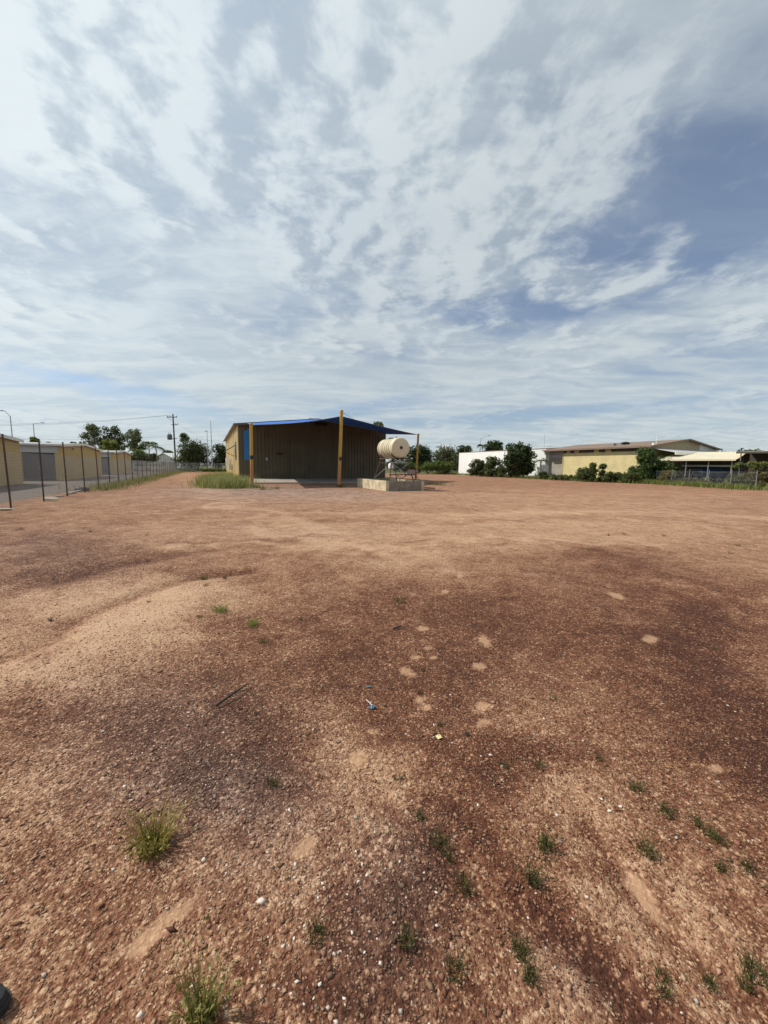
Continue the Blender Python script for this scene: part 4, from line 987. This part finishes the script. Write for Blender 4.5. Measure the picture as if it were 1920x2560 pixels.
rgd = np.random.default_rng(77); fb = []
for k in range(230):
    x_ = -170+k*1.75+rgd.normal(0, 1); y_ = 158+rgd.normal(0, 4)-abs(x_-30)*.12; h_ = 3.4+1.2*math.sin(k*.21)+rgd.uniform(-.8, 1.2)
    fb.append((x_, y_, h_*.55, h_*.5)); fb.append((x_+.8, y_, h_*.95, h_*.28))
V_, F_, C_ = leaf_cloud(fb, 26000, .5, DG0, MG1, 78)
tag(np_mesh('distant_trees', V_, F_, 'leaf', col=C_), 'far off low line of trees along the horizon', 'trees', kind='stuff')

# ------------------------------------------------------------------ right-hand warehouses
Yc = Vector((34.6, 51.0, 0))
yw = thing('yellow_warehouse', 'pale yellow block warehouse with brown low pitched roof and high louvres', 'warehouse', tuple(Yc), A0)
YE, YR, YW, YL = 4.75, 5.85, 15.5, 17.1
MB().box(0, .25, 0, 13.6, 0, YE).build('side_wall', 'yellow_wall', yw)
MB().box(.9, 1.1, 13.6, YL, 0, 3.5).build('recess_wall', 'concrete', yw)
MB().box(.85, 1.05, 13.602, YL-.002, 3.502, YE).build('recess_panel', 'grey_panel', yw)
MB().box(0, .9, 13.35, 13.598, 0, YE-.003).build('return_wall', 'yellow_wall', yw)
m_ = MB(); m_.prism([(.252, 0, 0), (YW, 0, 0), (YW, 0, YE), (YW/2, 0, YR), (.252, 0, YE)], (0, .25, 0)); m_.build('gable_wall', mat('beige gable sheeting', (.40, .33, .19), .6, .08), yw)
MB().prism([(11.2, -.05, 2.6), (YW-.02, -.05, 2.6), (YW-.02, -.05, YE), (11.2, -.05, YE+.55)], (0, .045, 0)).build('gable_panel', 'white_paint', yw)
MB().box(YW-.25, YW-.002, .25, YL, 0, YE).build('side_wall', 'yellow_wall', yw)
rf = gable_roof(yw, 0, YW, 0, YL, YE, YR, .55, 'brown_roof', .07)
MB().box(-.68, -.56, -.5, YL, YE-.22, YE-.02).build('gutter', 'brown_roof', rf)
m_ = MB(); s3 = (YR-YE)/(YW/2)
for x0, x1 in ((-.56, YW/2), (YW/2, YW+.56)):
    za = YE+.09-s3*.56 if x0 < 0 else YR+.09; zb = YR+.09 if x0 < 0 else YE+.09-s3*.56
    m_.prism([(x0, -.60, za+.02), (x1, -.60, zb+.02), (x1, -.60, zb-.18), (x0, -.60, za-.18)], (0, .04, 0))
m_.build('barge_board', 'brown_roof', rf)
for (y0, y1) in ((.2, 5.3), (6.2, 7.2), (8.0, 10.6), (11.4, 12.2), (12.9, 13.5)):
    f_ = MB().box(-.05, -.004, y0, y1, YE-.62, YE-.22).build('louvre', 'trim_dark', yw)
    m_ = MB()
    for k in range(4): m_.box(-.07, -.052, y0+.04, y1-.04, YE-.58+k*.09, YE-.535+k*.09)
    m_.build('louvre_blade', 'dark', f_)
aw = MB(); aw.prism([(.3, -3.0, 3.55), (13.6, -3.0, 3.55), (13.6, -3.0, 3.95), (.3, -3.0, 3.95)], (0, .06, 0)); aw_ = aw.build('awning_fascia', 'white_paint', yw)
MB().prism([(.3, -2.93, 3.9), (.3, -.06, 4.5), (.3, -.06, 4.44), (.3, -2.93, 3.84)], (13.3, 0, 0)).build('awning_roof', 'grey_panel', yw)
vt = MB().lathe([(0, .30), (.25, .30), (.30, .55), (.42, .60), (.55, .45), (.62, .1)], (3.4, 5.6, YE+.35), (0, 0, 1), 16).build('roof_vent', 'black', rf, True)
MB().box(2.2, 2.9, 6.6, 6.8, YE+.3, YE+.75).build('roof_flue', 'galv', rf)
MB().tube([(.8, -.3, YE), (.8, -.3, YE+1.3)], .05, 6).build('vent_pipe', 'white_paint', rf)
MB().box(-.1, .2, -.56, -.3, YE-.05, YE+.35).build('gutter_end', 'white_paint', rf)
for (px, py) in ((0, 0),): pass
ww = thing('white_warehouse', 'long white walled warehouse behind dark bushes', 'warehouse', tuple(Yc+U2*(YL+.01)), A0)
WL = 25.3
MB().box(0, .25, 0, WL, 0, 5.02).build('side_wall', 'white_wall', ww)
MB().box(.252, YW, WL-.25, WL, 0, 5.0).build('end_wall', 'white_wall', ww)
MB().box(YW-.25, YW, 0, WL-.252, 0, 5.0).build('side_wall', 'white_wall', ww)
MB().box(.252, YW-.252, .0, .2, 0, 5.0).build('end_wall', 'white_wall', ww)
MB().prism([(-.05, -.02, 5.022), (-.05, WL+.05, 5.022), (-.05, WL+.05, 5.10), (-.05, -.02, 5.10)], (.36, 0, 0)).build('coping', 'brown_roof', ww)
gable_roof(ww, .35, YW, .1, WL-.1, 4.98, 5.6, .0, 'brown_roof', .06)
for y_ in (6.2, 10.1): MB().tube([(-.07, y_, .1), (-.07, y_, 4.9)], .06, 8).build('downpipe', 'grey_panel', ww)

# shelters at the right edge
fl_, fr_ = Vector((34.4, 48.0, 0)), Vector((38.5, 43.0, 0))
ee = (fr_-fl_).normalized(); rr_ = Vector((-ee.y, ee.x, 0)); ea = math.atan2(ee.y, ee.x); ew = (fr_-fl_).length
shel = thing('open_shelter', 'open sided shelter with a sloping cream steel roof on thin grey posts', 'shelter', tuple(fl_), ea)
zf, zb, dp = 2.95, 4.0, 6.6
m_ = MB(); n = int((ew+.6)/.2)
prof = []
for i in range(n+1):
    x_ = -.3+i*.2
    prof += [(x_, 0.0), (x_+.1, 0.0), (x_+.13, .03), (x_+.17, .03)]
for k, (x_, dz_) in enumerate(prof):
    m_.v += [(x_, -.25, zf-.04+dz_), (x_, dp, zb+dz_), (x_, -.25, zf-.06+dz_), (x_, dp, zb-.02+dz_)]
for k in range(len(prof)-1):
    a_ = 4*k; m_.f += [(a_, a_+4, a_+5, a_+1), (a_+2, a_+3, a_+7, a_+6)]
rsh = m_.build('roof', 'cream_roof', shel)
MB().box(-.3, ew+.3, -.33, -.255, zf-.20, zf-.02).build('gutter', 'cream_roof', rsh)
for x_ in (.0, ew*.36, ew*.68, ew-.05):
    MB().tube([(x_, 0, -.05), (x_, 0, zf-.07)], .05, 8).build('post', 'galv', shel)
for x_ in (.0, ew*.5, ew-.05):
    MB().tube([(x_, dp-.3, -.05), (x_, dp-.3, zb-.1)], .05, 8).build('post', 'galv', shel)
MB().box(.0, ew, -.03, .03, zf-.22, zf-.08).build('beam', 'galv', shel)
MB().box(1.2, ew, dp*.45, dp*.45+.1, 2.1, 2.3).build('beam', 'white_paint', shel)
MB().box(.6, ew+.5, dp-.2, dp-.12, 0, zb-.2).build('back_sheet', 'trim_dark', shel)
MB().box(-.25, 1.2, dp-.12, dp-.05, 0, zb-.12).build('block_pier', mat('pinkish block', (.33, .25, .19), .8, .2), shel)
def inshel(x_, y_, z_=0): p = fl_+ee*x_+rr_*y_; return (p.x, p.y, z_)
tp_ = thing('tarpaulin_stack', 'dark blue tarpaulin covered stack under the cream roofed shelter', 'tarpaulin', inshel(3.6, 5.2), ea)
m_ = MB(); m_.prism([(-1.7, 0, .0), (1.7, 0, .0), (1.75, 0, 1.5), (1.2, 0, 2.0), (-1.1, 0, 1.95), (-1.75, 0, 1.45)], (0, .8, 0)); m_.build('cover', 'blue_sheet', tp_)
MB().box(-1.72, 1.72, -.02, -.004, 1.40, 1.46).build('strap', 'galv', tp_)
rk = thing('steel_rack', 'grey steel rack standing under the cream roofed shelter', 'rack', inshel(2.4, 2.6), ea)
for x_ in (-.9, .9):
    for y_ in (0, .5): MB().tube([(x_, y_, 0), (x_, y_, 1.7)], .03, 6).build('upright', 'galv', rk)
for z_ in (.5, 1.1, 1.68): MB().box(-.93, .93, -.03, .53, z_, z_+.04).build('shelf', 'galv', rk)
bb = thing('leaning_board', 'pale board leaning at the front of the cream roofed shelter', 'board', inshel(4.3, .5), ea+.2)
MB().prism([(-.12, 0, 0), (.12, 0, 0), (.12, .5, .9), (-.12, .5, .9)], (0, .03, .01)).build('plank', 'white_plastic', bb)
# second, darker shelter
s2o = fr_+ee*.45+rr_*.5
sh2 = thing('open_shelter', 'deep dark open shelter with flat pale roof edge, half hidden by vines', 'shelter', tuple(s2o), ea)
w2, d2, zf2 = 9.0, 8.0, 3.75
MB().prism([(-.3, -.3, zf2), (-.3, d2, zf2+.35), (-.3, d2, zf2+.28), (-.3, -.3, zf2-.07)], (w2, 0, 0)).build('roof', 'cream_roof', sh2)
MB().box(-.28, w2-.32, -.36, -.305, zf2-.22, zf2-.0).build('gutter', 'trim_dark', sh2)
for x_ in (.1, 3.0, 6.0, 8.5): MB().tube([(x_, 0, -.05), (x_, 0, zf2-.06)], .055, 8).build('post', 'galv', sh2)
MB().box(-.2, w2-.4, d2-.1, d2-.02, 0, zf2+.1).build('back_sheet', 'trim_dark', sh2)
MB().box(w2-.5, w2-.42, .0, d2-.12, 0, zf2-.08).build('side_sheet', 'trim_dark', sh2)
MB().box(.3, 6.0, 1.2, 1.3, 2.3, 2.5).build('beam', 'galv', sh2)
wb = thing('work_bench', 'grey work bench inside the dark shelter beside the vines', 'bench', tuple(s2o+ee*1.6+rr_*1.2), ea)
MB().box(-1.1, 1.1, -.35, .35, .95, 1.03).build('bench_top', 'galv', wb)
for x_ in (-1, 1):
    for y_ in (-.3, .3): MB().box(x_-.04, x_+.04, y_-.04, y_+.04, 0, .949).build('leg', 'galv', wb)
# low mesh fence in front of the shelters
Rf0 = p2g(1640, 1208.5); Rf1 = p2g(1925, 1226)
chain_fence('chain_link_fence', 'low grey mesh fence with weeds in front of the open shelters', Rf0, Rf1-Rf0, (Rf1-Rf0).length, 2.6, 1.5, 1.7, 'galv', 9, 0, .10, .0025)

# right-hand vegetation
ctree('round_bush', 'rounded olive bush at the left in front of the white warehouse', 1168, 1218, 1144, 1192, 74, 12, 1700, .20, (.03, .042, .016), (.09, .105, .038), 41, .08, cat='bush', rfac=.24)
ctree('round_bush', 'taller spiky dark bush beside the rounded olive bush', 1202, 1262, 1136, 1194, 72, 13, 1900, .20, (.025, .038, .014), (.08, .10, .032), 42, .08, cat='bush', rfac=.24)
ctree('dense_tree', 'dense black green tree against the white warehouse wall', 1252, 1340, 1100, 1198, 66.5, 20, 4200, .26, DG0, (.055, .078, .025), 43, .2, rfac=.22)
ctree('leafy_shrub', 'thin leafy sapling with loose twigs beside the dense tree', 1240, 1268, 1160, 1193, 69, 4, 500, .14, MG0, MG1, 44, .05, cat='shrub')
palm('small drooping palm at the corner of the white warehouse wall', 1352, 1142, 62, 8, nf=9, fl=1.5, dark=True)
ctree('leafy_shrub', 'dark shrub at the foot of the grey recess between the warehouses', 1345, 1372, 1176, 1202, 58, 5, 900, .12, DG0, MG1, 45, .05, cat='shrub')
ctree('leafy_shrub', 'dark bushy shrub at the left against the yellow warehouse wall', 1436, 1496, 1164, 1207, 50, 11, 1500, .14, (.03, .045, .015), (.09, .105, .035), 46, .05, cat='shrub')
ctree('columnar_shrub', 'narrow upright shrub against the yellow wall, beside its twin', 1472, 1492, 1154, 1206, 49, 6, 1300, .10, DG0, MG1, 47, .05, cat='shrub', rfac=.5, group='twin upright shrubs')
ctree('columnar_shrub', 'narrow upright shrub against the yellow wall, beside its twin', 1497, 1516, 1155, 1207, 49, 6, 1300, .10, DG0, MG1, 48, .05, cat='shrub', rfac=.5, group='twin upright shrubs')
ctree('leafy_shrub', 'low spreading shrub right of the twin upright shrubs', 1506, 1572, 1176, 1210, 48, 11, 1300, .14, (.03, .045, .015), (.09, .105, .035), 49, .05, cat='shrub')
ctree('leafy_shrub', 'sparse twiggy shrub before the right end of the yellow wall', 1562, 1600, 1160, 1208, 48, 6, 800, .11, MG0, (.10, .12, .04), 50, .05, cat='shrub', rfac=.3)
ctree('leafy_shrub', 'low ragged green shrub in front of the grey recess and yellow wall corner', 1372, 1446, 1184, 1204, 54, 10, 1000, .13, (.035, .05, .015), (.11, .125, .04), 61, .04, cat='shrub', rfac=.4)
ctree('leafy_shrub', 'ragged low shrub filling the gap before the creeper covered corner', 1556, 1612, 1178, 1210, 46.5, 9, 1100, .12, (.03, .045, .015), (.095, .11, .036), 62, .04, cat='shrub', rfac=.3)
ctree('dry_weeds', 'thin dry weeds along the mesh fence in front of the dark blue stack', 1700, 1800, 1190, 1213, 44, 10, 900, .08, (.06, .06, .022), (.15, .13, .055), 63, .03, cat='weeds', rfac=.35)
ctree('dry_weeds', 'green brown weeds at the fence between the two shelters', 1800, 1880, 1182, 1218, 40.5, 10, 1300, .09, (.05, .06, .02), (.13, .13, .045), 64, .03, cat='weeds', rfac=.32)
ctree('creeper_mass', 'tall dark creeper covered tree swallowing the yellow warehouse corner', 1590, 1638, 1112, 1210, 48.0, 13, 5200, .15, (.02, .04, .012), (.075, .105, .03), 51, .15, cat='creeper', rfac=.42)
ctree('creeper_mass', 'broad green creeper mound under the white awning edge', 1612, 1696, 1134, 1210, 48.4, 15, 5200, .14, (.03, .055, .016), (.10, .135, .04), 52, .12, cat='creeper', rfac=.36)
ctree('dry_weeds', 'dry brownish weeds in front of the shelter post', 1650, 1695, 1172, 1210, 45.5, 7, 1400, .09, (.08, .07, .03), (.17, .14, .06), 53, .03, cat='weeds', rfac=.3)
ctree('vine', 'green vine hanging over the mesh fence by the dark shelter', 1850, 1935, 1150, 1172, 37.5, 8, 1600, .09, (.05, .07, .018), (.13, .14, .04), 54, .04, cat='vine', rfac=.5)
ctree('dry_weeds', 'tangled brown green weeds at the fence by the dark shelter', 1872, 1945, 1165, 1222, 37, 11, 3000, .08, (.055, .055, .02), (.14, .12, .05), 55, .04, cat='weeds', rfac=.3)
ctree('round_tree', 'distant dark tree top behind the dark shelter roof', 1830, 1905, 1118, 1160, 95, 6, 1200, .3, DG0, MG1, 56, .2)
ctree('round_tree', 'distant tree top behind the cream roofed shelter', 1755, 1850, 1124, 1160, 110, 6, 1000, .3, DG0, MG1, 57, .2)

# ------------------------------------------------------------------ grass stuff
def grass_patch(name, label, pts, hmin, hmax, c0, c1, seed, wid=.02, lean=.5):
    rr = np.random.default_rng(seed); n = len(pts); P_ = np.array(pts)
    a_ = rr.uniform(0, 6.28, n); h = rr.uniform(hmin, hmax, n); ln = np.abs(rr.normal(lean, .25, n))*h
    wx, wy = -np.sin(a_)*wid, np.cos(a_)*wid
    z0 = gz(P_[:, 0], P_[:, 1])-.01
    V_ = np.zeros((n, 5, 3))
    V_[:, 0] = np.stack([P_[:, 0]-wx, P_[:, 1]-wy, z0], 1); V_[:, 1] = np.stack([P_[:, 0]+wx, P_[:, 1]+wy, z0], 1)
    mx_, my_ = P_[:, 0]+np.cos(a_)*ln*.35, P_[:, 1]+np.sin(a_)*ln*.35
    V_[:, 2] = np.stack([mx_+wx*.7, my_+wy*.7, z0+h*.6], 1); V_[:, 3] = np.stack([mx_-wx*.7, my_-wy*.7, z0+h*.6], 1)
    V_[:, 4] = np.stack([P_[:, 0]+np.cos(a_)*ln, P_[:, 1]+np.sin(a_)*ln, z0+h], 1)
    idx_ = np.arange(n)[:, None]*5
    Fa = np.concatenate([np.stack([idx_[:, 0], idx_[:, 0]+1, idx_[:, 0]+2], 1), np.stack([idx_[:, 0], idx_[:, 0]+2, idx_[:, 0]+3], 1), np.stack([idx_[:, 0]+3, idx_[:, 0]+2, idx_[:, 0]+4], 1)])
    C_ = np.array(c0)+(np.array(c1)-np.array(c0))*rr.random((n, 1)); C_ = C_*rr.uniform(.75, 1.2, (n, 1))
    ob = np_mesh(name, V_.reshape(-1, 3), Fa, 'leaf', col=np.repeat(C_, 5, 0)); return tag(ob, label, 'grass', kind='stuff')
rg = np.random.default_rng(5)
pts = []
while len(pts) < 9000:
    u = rg.uniform(9, 70); v = rg.normal(.15, .55); dens = .3+.7*(math.sin(u*.55)*.5+.5)*(1 if u > 16 else .45)
    if rg.random() < dens: p = Pf+U2*u+V2*v; pts.append((p.x, p.y))
grass_patch('grass', 'patchy yellow green grass along the foot of the chain link fence', pts, .08, .42, (.07, .085, .025), (.20, .19, .075), 1, .016)
pts = []
gc = [(p2g(527, 1214), .9), (p2g(550, 1218), 1.1), (p2g(588, 1219), 1.0), (p2g(562, 1209), 1.4), (p2g(536, 1204), 1.1), (p2g(590, 1207), 1.0), (p2g(545, 1197), 1.4), (p2g(572, 1192), 1.3)]
for c_, s_ in gc:
    for k in range(850): pts.append((c_.x+rg.normal(0, s_*.6), c_.y+rg.normal(0, s_*.75)))
grass_patch('tall_grass', 'tall pale green grass clump at the corner of the yellow shed', pts, .1, .85, (.075, .095, .026), (.23, .225, .08), 2, .016, .6)
pts = []
def along_line(a_, b_, n, sd):
    for k in range(n):
        s = rg.random(); p = a_.lerp(b_, s); pts.append((p.x+rg.normal(0, sd), p.y+abs(rg.normal(0, sd))))
gl = [p2g(1085, 1183.5), p2g(1340, 1197), p2g(1600, 1208.5), p2g(1660, 1210.5), p2g(1930, 1227)]
for a_, b_, n in zip(gl[:-1], gl[1:], (5000, 5000, 1500, 2500)): along_line(a_, b_, n, 1.0)
for k in range(4500):
    s_ = rg.random(); p = p2g(1350, 1197.5).lerp(p2g(1640, 1209), s_); pts.append((p.x+rg.normal(0, .5), p.y+abs(rg.normal(0, 1.6))))
grass_patch('verge_grass', 'rough green grass edging the yard in front of the warehouses', pts, .12, .62, (.05, .075, .018), (.16, .17, .05), 3, .03)
pts = []
for k in range(6000):
    u = rg.uniform(68, 80); v = rg.uniform(-3, 42); p = Pf+U2*u+V2*v; pts.append((p.x, p.y))
grass_patch('verge_grass', 'short grass strip at the far end of the dirt track', pts, .10, .35, (.05, .07, .02), (.15, .15, .05), 4, .05)
pts = []
ap = [(p2g(1100, 1213), .8, 120), (p2g(1082, 1211), .6, 90), (p2g(660, 1224), .5, 60), (p2g(900, 1216), .35, 60), (p2g(850, 1216), .3, 40), (p2g(855, 1219), .3, 30), (p2g(640, 1219), .5, 70), (p2g(690, 1222), .2, 30)]
for c_, s_, n in ap:
    for k in range(n): pts.append((c_.x+rg.normal(0, s_*.5), c_.y+rg.normal(0, s_*.4)))
grass_patch('weed_fringe', 'sparse weeds along the edge of the concrete apron', pts, .06, .28, (.04, .055, .015), (.12, .12, .04), 6, .014)

# ------------------------------------------------------------------ poles and wires
up = p2g(441, 1178); up = Vector((*on(440, 84), 0))
pole = thing('utility_pole', 'dark utility pole carrying a transformer and crossarm beside the dirt track', 'utility pole', tuple(up))
ph_ = hz(437, 1035, 84)
MB().tube([(0, 0, -.1), (-.12, 0, ph_)], [.19, .13], 10).build('shaft', 'timber', pole, True)
ax = -.11
arm = MB().box(ax-1.25, ax+.95, -.18, -.06, ph_-.75, ph_-.60).build('crossarm', 'timber', pole); arm.rotation_euler = (0, 0, 0)
MB().box(ax-.4, ax+1.0, -.17, -.07, ph_-2.35, ph_-2.22).build('crossarm', 'timber', pole)
for x_ in (-1.15, -.55, .8): MB().lathe([(0, .05), (.1, .09), (.18, .05), (.26, .08), (.32, .03)], (ax+x_, -.12, ph_-.60), (0, 0, 1), 10).build('insulator', 'galv', pole, True)
for x_ in (.45, .9): MB().lathe([(0, .05), (.1, .09), (.22, .05), (.3, .03)], (ax+x_, -.12, ph_-2.22), (0, 0, 1), 10).build('insulator', 'galv', pole, True)
trf = MB().lathe([(0, .35), (.08, .48), (1.05, .48), (1.15, .40), (1.2, .1)], (ax-.85, -.15, ph_-5.45), (0, 0, 1), 18).build('transformer', mat('dark grey transformer', (.10, .105, .11), .5), pole, True)
for x_ in (-.2, .15): MB().lathe([(0, .05), (.12, .08), (.24, .04), (.36, .05)], (ax-.85+x_, -.15, ph_-4.26), (0, 0, 1), 8).build('bushing', 'galv', trf, True)
MB().box(ax-.45, ax-.08, -.22, -.08, ph_-5.3, ph_-5.15).build('bracket', 'galv', pole)
MB().box(ax-.1, ax+.75, -.16, -.08, ph_-5.2, ph_-5.1).build('crossarm', 'timber', pole)
MB().tube([(ax-1.2, -.1, ph_-.72), (ax-.1, -.05, ph_-1.5)], .03, 5).build('brace', 'galv', pole)
def wire(label, a_, b_, sag, r_=.016):
    a_, b_ = Vector(a_), Vector(b_); m_ = MB(); pts = []
    for k in range(15):
        s = k/14; q = a_.lerp(b_, s)-a_; q.z -= sag*4*s*(1-s); pts.append(tuple(q))
    m_.tube(pts, r_, 5); ob = m_.build('power_line', 'black'); ob.location = a_; tag(ob, label, 'power line', 'power lines at the utility pole')
tpz = up+Vector((ax, -.12, 0))
wire('upper power line running left from the utility pole crossarm', tpz+Vector((-1.15, 0, ph_-.28)), p2d(-180, 1060, 70), .7)
wire('second upper power line running left from the utility pole crossarm', tpz+Vector((-.55, 0, ph_-.28)), p2d(-180, 1063, 72), .8)
wire('lower power line running left behind the gum trees', tpz+Vector((0, .15, ph_-4.7)), p2d(-180, 1094, 100), .6)
wire('power line running right from the pole towards the shed', tpz+Vector((.9, 0, ph_-4.85)), p2d(720, 1105, 88), .5)
wire('service wire dropping right from the upper crossarm', tpz+Vector((.9, 0, ph_-1.92)), p2d(560, 1110, 95), .8, .013)
wire('distant power line behind the white warehouse trees', p2d(1090, 1106, 112), p2d(1640, 1116, 108), .5)
def street_lamp(label, px, pyt, armpx, armpy, depth, group='street lamps'):
    p = on(px, depth); h = hz(px, pyt, depth); a_ = p2d(armpx, armpy, depth)
    root = thing('street_lamp', label, 'street lamp', (p[0], p[1], 0), 0, group)
    MB().tube([(0, 0, -.1), (0, 0, h)], [.11, .065], 8).build('shaft', 'lamp_grey', root, True)
    ex, ez = a_.x-p[0], a_.z
    MB().tube([(0, 0, h-.05), (ex*.4, 0, h+(ez-h)*.45), (ex*.85, 0, ez)], [.05, .045, .04], 6).build('arm', 'lamp_grey', root, True)
    s_ = 1 if ex > 0 else -1; x0, x1 = sorted((ex*.82, ex*.82+s_*.75))
    MB().prism([(x0, -.14, ez-.07), (x1, -.14, ez-.05), (x1, -.14, ez+.02), ((x0+x1)/2, -.14, ez+.10), (x0, -.14, ez+.05)], (0, .28, 0)).build('lamp_head', 'lamp_grey', root)
street_lamp('grey street lamp with arm to the left, behind the first storage row roof', 38, 1040, 9, 1027, 70)
street_lamp('grey street lamp with short arm to the right, above the middle storage row', 93, 1059, 107, 1057, 84)
street_lamp('distant street lamp with long arm over the trees behind the white warehouse', 1198, 1096, 1224, 1089, 106)
def mast(name, label, cat, px, pyt, depth, r_=.06):
    p = on(px, depth); h = hz(px, pyt, depth); root = thing(name, label, cat, (p[0], p[1], 0))
    MB().tube([(0, 0, -.1), (0, 0, h*.5), (0, 0, h)], [r_*1.5, r_, r_*.6], 8).build('shaft', 'lamp_grey', root); MB().box(-.2, .2, -.2, .2, .0, .05).build('base_plate', 'lamp_grey', root)
    MB().tube([(0, 0, h), (0, 0, h+.12)], [r_*.9, r_*.3], 8).build('tip', 'lamp_grey', root); return root
mast('flag_pole', 'tallest thin pale pole between the rounded tree and the shed', 'pole', 531, 1053, 80, .085)
mm = mast('light_pole', 'shorter thin pole with small lamp beside the tallest pale pole', 'pole', 521, 1078, 82, .075)
MB().box(-.45, .1, -.08, .08, hz(521, 1078, 82)-.05, hz(521, 1078, 82)+.1).build('lamp_head', 'lamp_grey', mm)
mast('antenna_mast', 'thin antenna mast rising behind the warehouse roof', 'mast', 1357, 1087, 90, .05)

# small white house and parked cars far left
hp = Vector((*on(412, 100), 0))
hs = thing('white_house', 'small pale house with white roof behind the shrubs by the utility pole', 'house', tuple(hp), R(-20))
MB().prism([(-3.5, 0, 0), (3.5, 0, 0), (3.5, 0, 2.9), (0, 0, 4.28), (-3.5, 0, 2.9)], (0, 6, 0)).build('wall', 'white_wall', hs)
gable_roof(hs, -3.5, 3.5, 0, 6, 2.9, 4.3, .4, 'far_roof', .08, 'y')
MB().box(-1.0, .2, -.06, -.004, 1.0, 2.1).build('window', 'glass', hs); MB().box(1.6, 2.5, -.06, -.004, 0, 2.1).build('door', 'grey_panel', hs)
def car(label, px, depth, rz, body):
    p = on(px, depth); root = thing('parked_car', label, 'car', (p[0], p[1], .006), rz, 'cars parked beyond the mesh fence')
    m_ = MB(); m_.prism([(-2.1, -.85, .35), (2.1, -.85, .35), (2.15, -.85, .7), (1.95, -.85, .92), (1.0, -.85, 1.0), (-2.0, -.85, 1.02), (-2.15, -.85, .75)], (0, 1.7, 0)); m_.build('body', body, root)
    MB().prism([(-1.6, -.76, 1.005), (1.0, -.76, 1.003), (.35, -.70, 1.48), (-1.2, -.70, 1.48)], (0, 1.5, 0)).build('cabin', 'glass', root)
    MB().box(-1.15, .32, -.72, .72, 1.482, 1.53).build('roof', body, root)
    for x_ in (-1.35, 1.35):
        for y_ in (-.88, .70):
            wl = MB().lathe([(0, .16), (0, .30), (.03, .33), (.15, .33), (.18, .30), (.18, .16)], (x_, y_, .33), (0, 1, 0), 16).build('wheel', 'black', root, True)
            MB().lathe([(-.005, .02), (-.005, .17), (.185, .17), (.185, .02)], (x_, y_, .33), (0, 1, 0), 12).build('rim', 'galv', wl)
    for y_ in (-.6, .6): MB().box(2.13, 2.17, y_-.15, y_+.15, .62, .76).build('headlight', 'white_plastic', root)
car('white parked car seen through the mesh fence by the shrubs', 388, 78, R(-15), 'car_white')
car('silver grey parked car at the end of the farthest storage row', 347, 76, R(70), mat('silver car paint', (.40, .41, .42), .3, .02))

scene.render.engine = 'CYCLES'
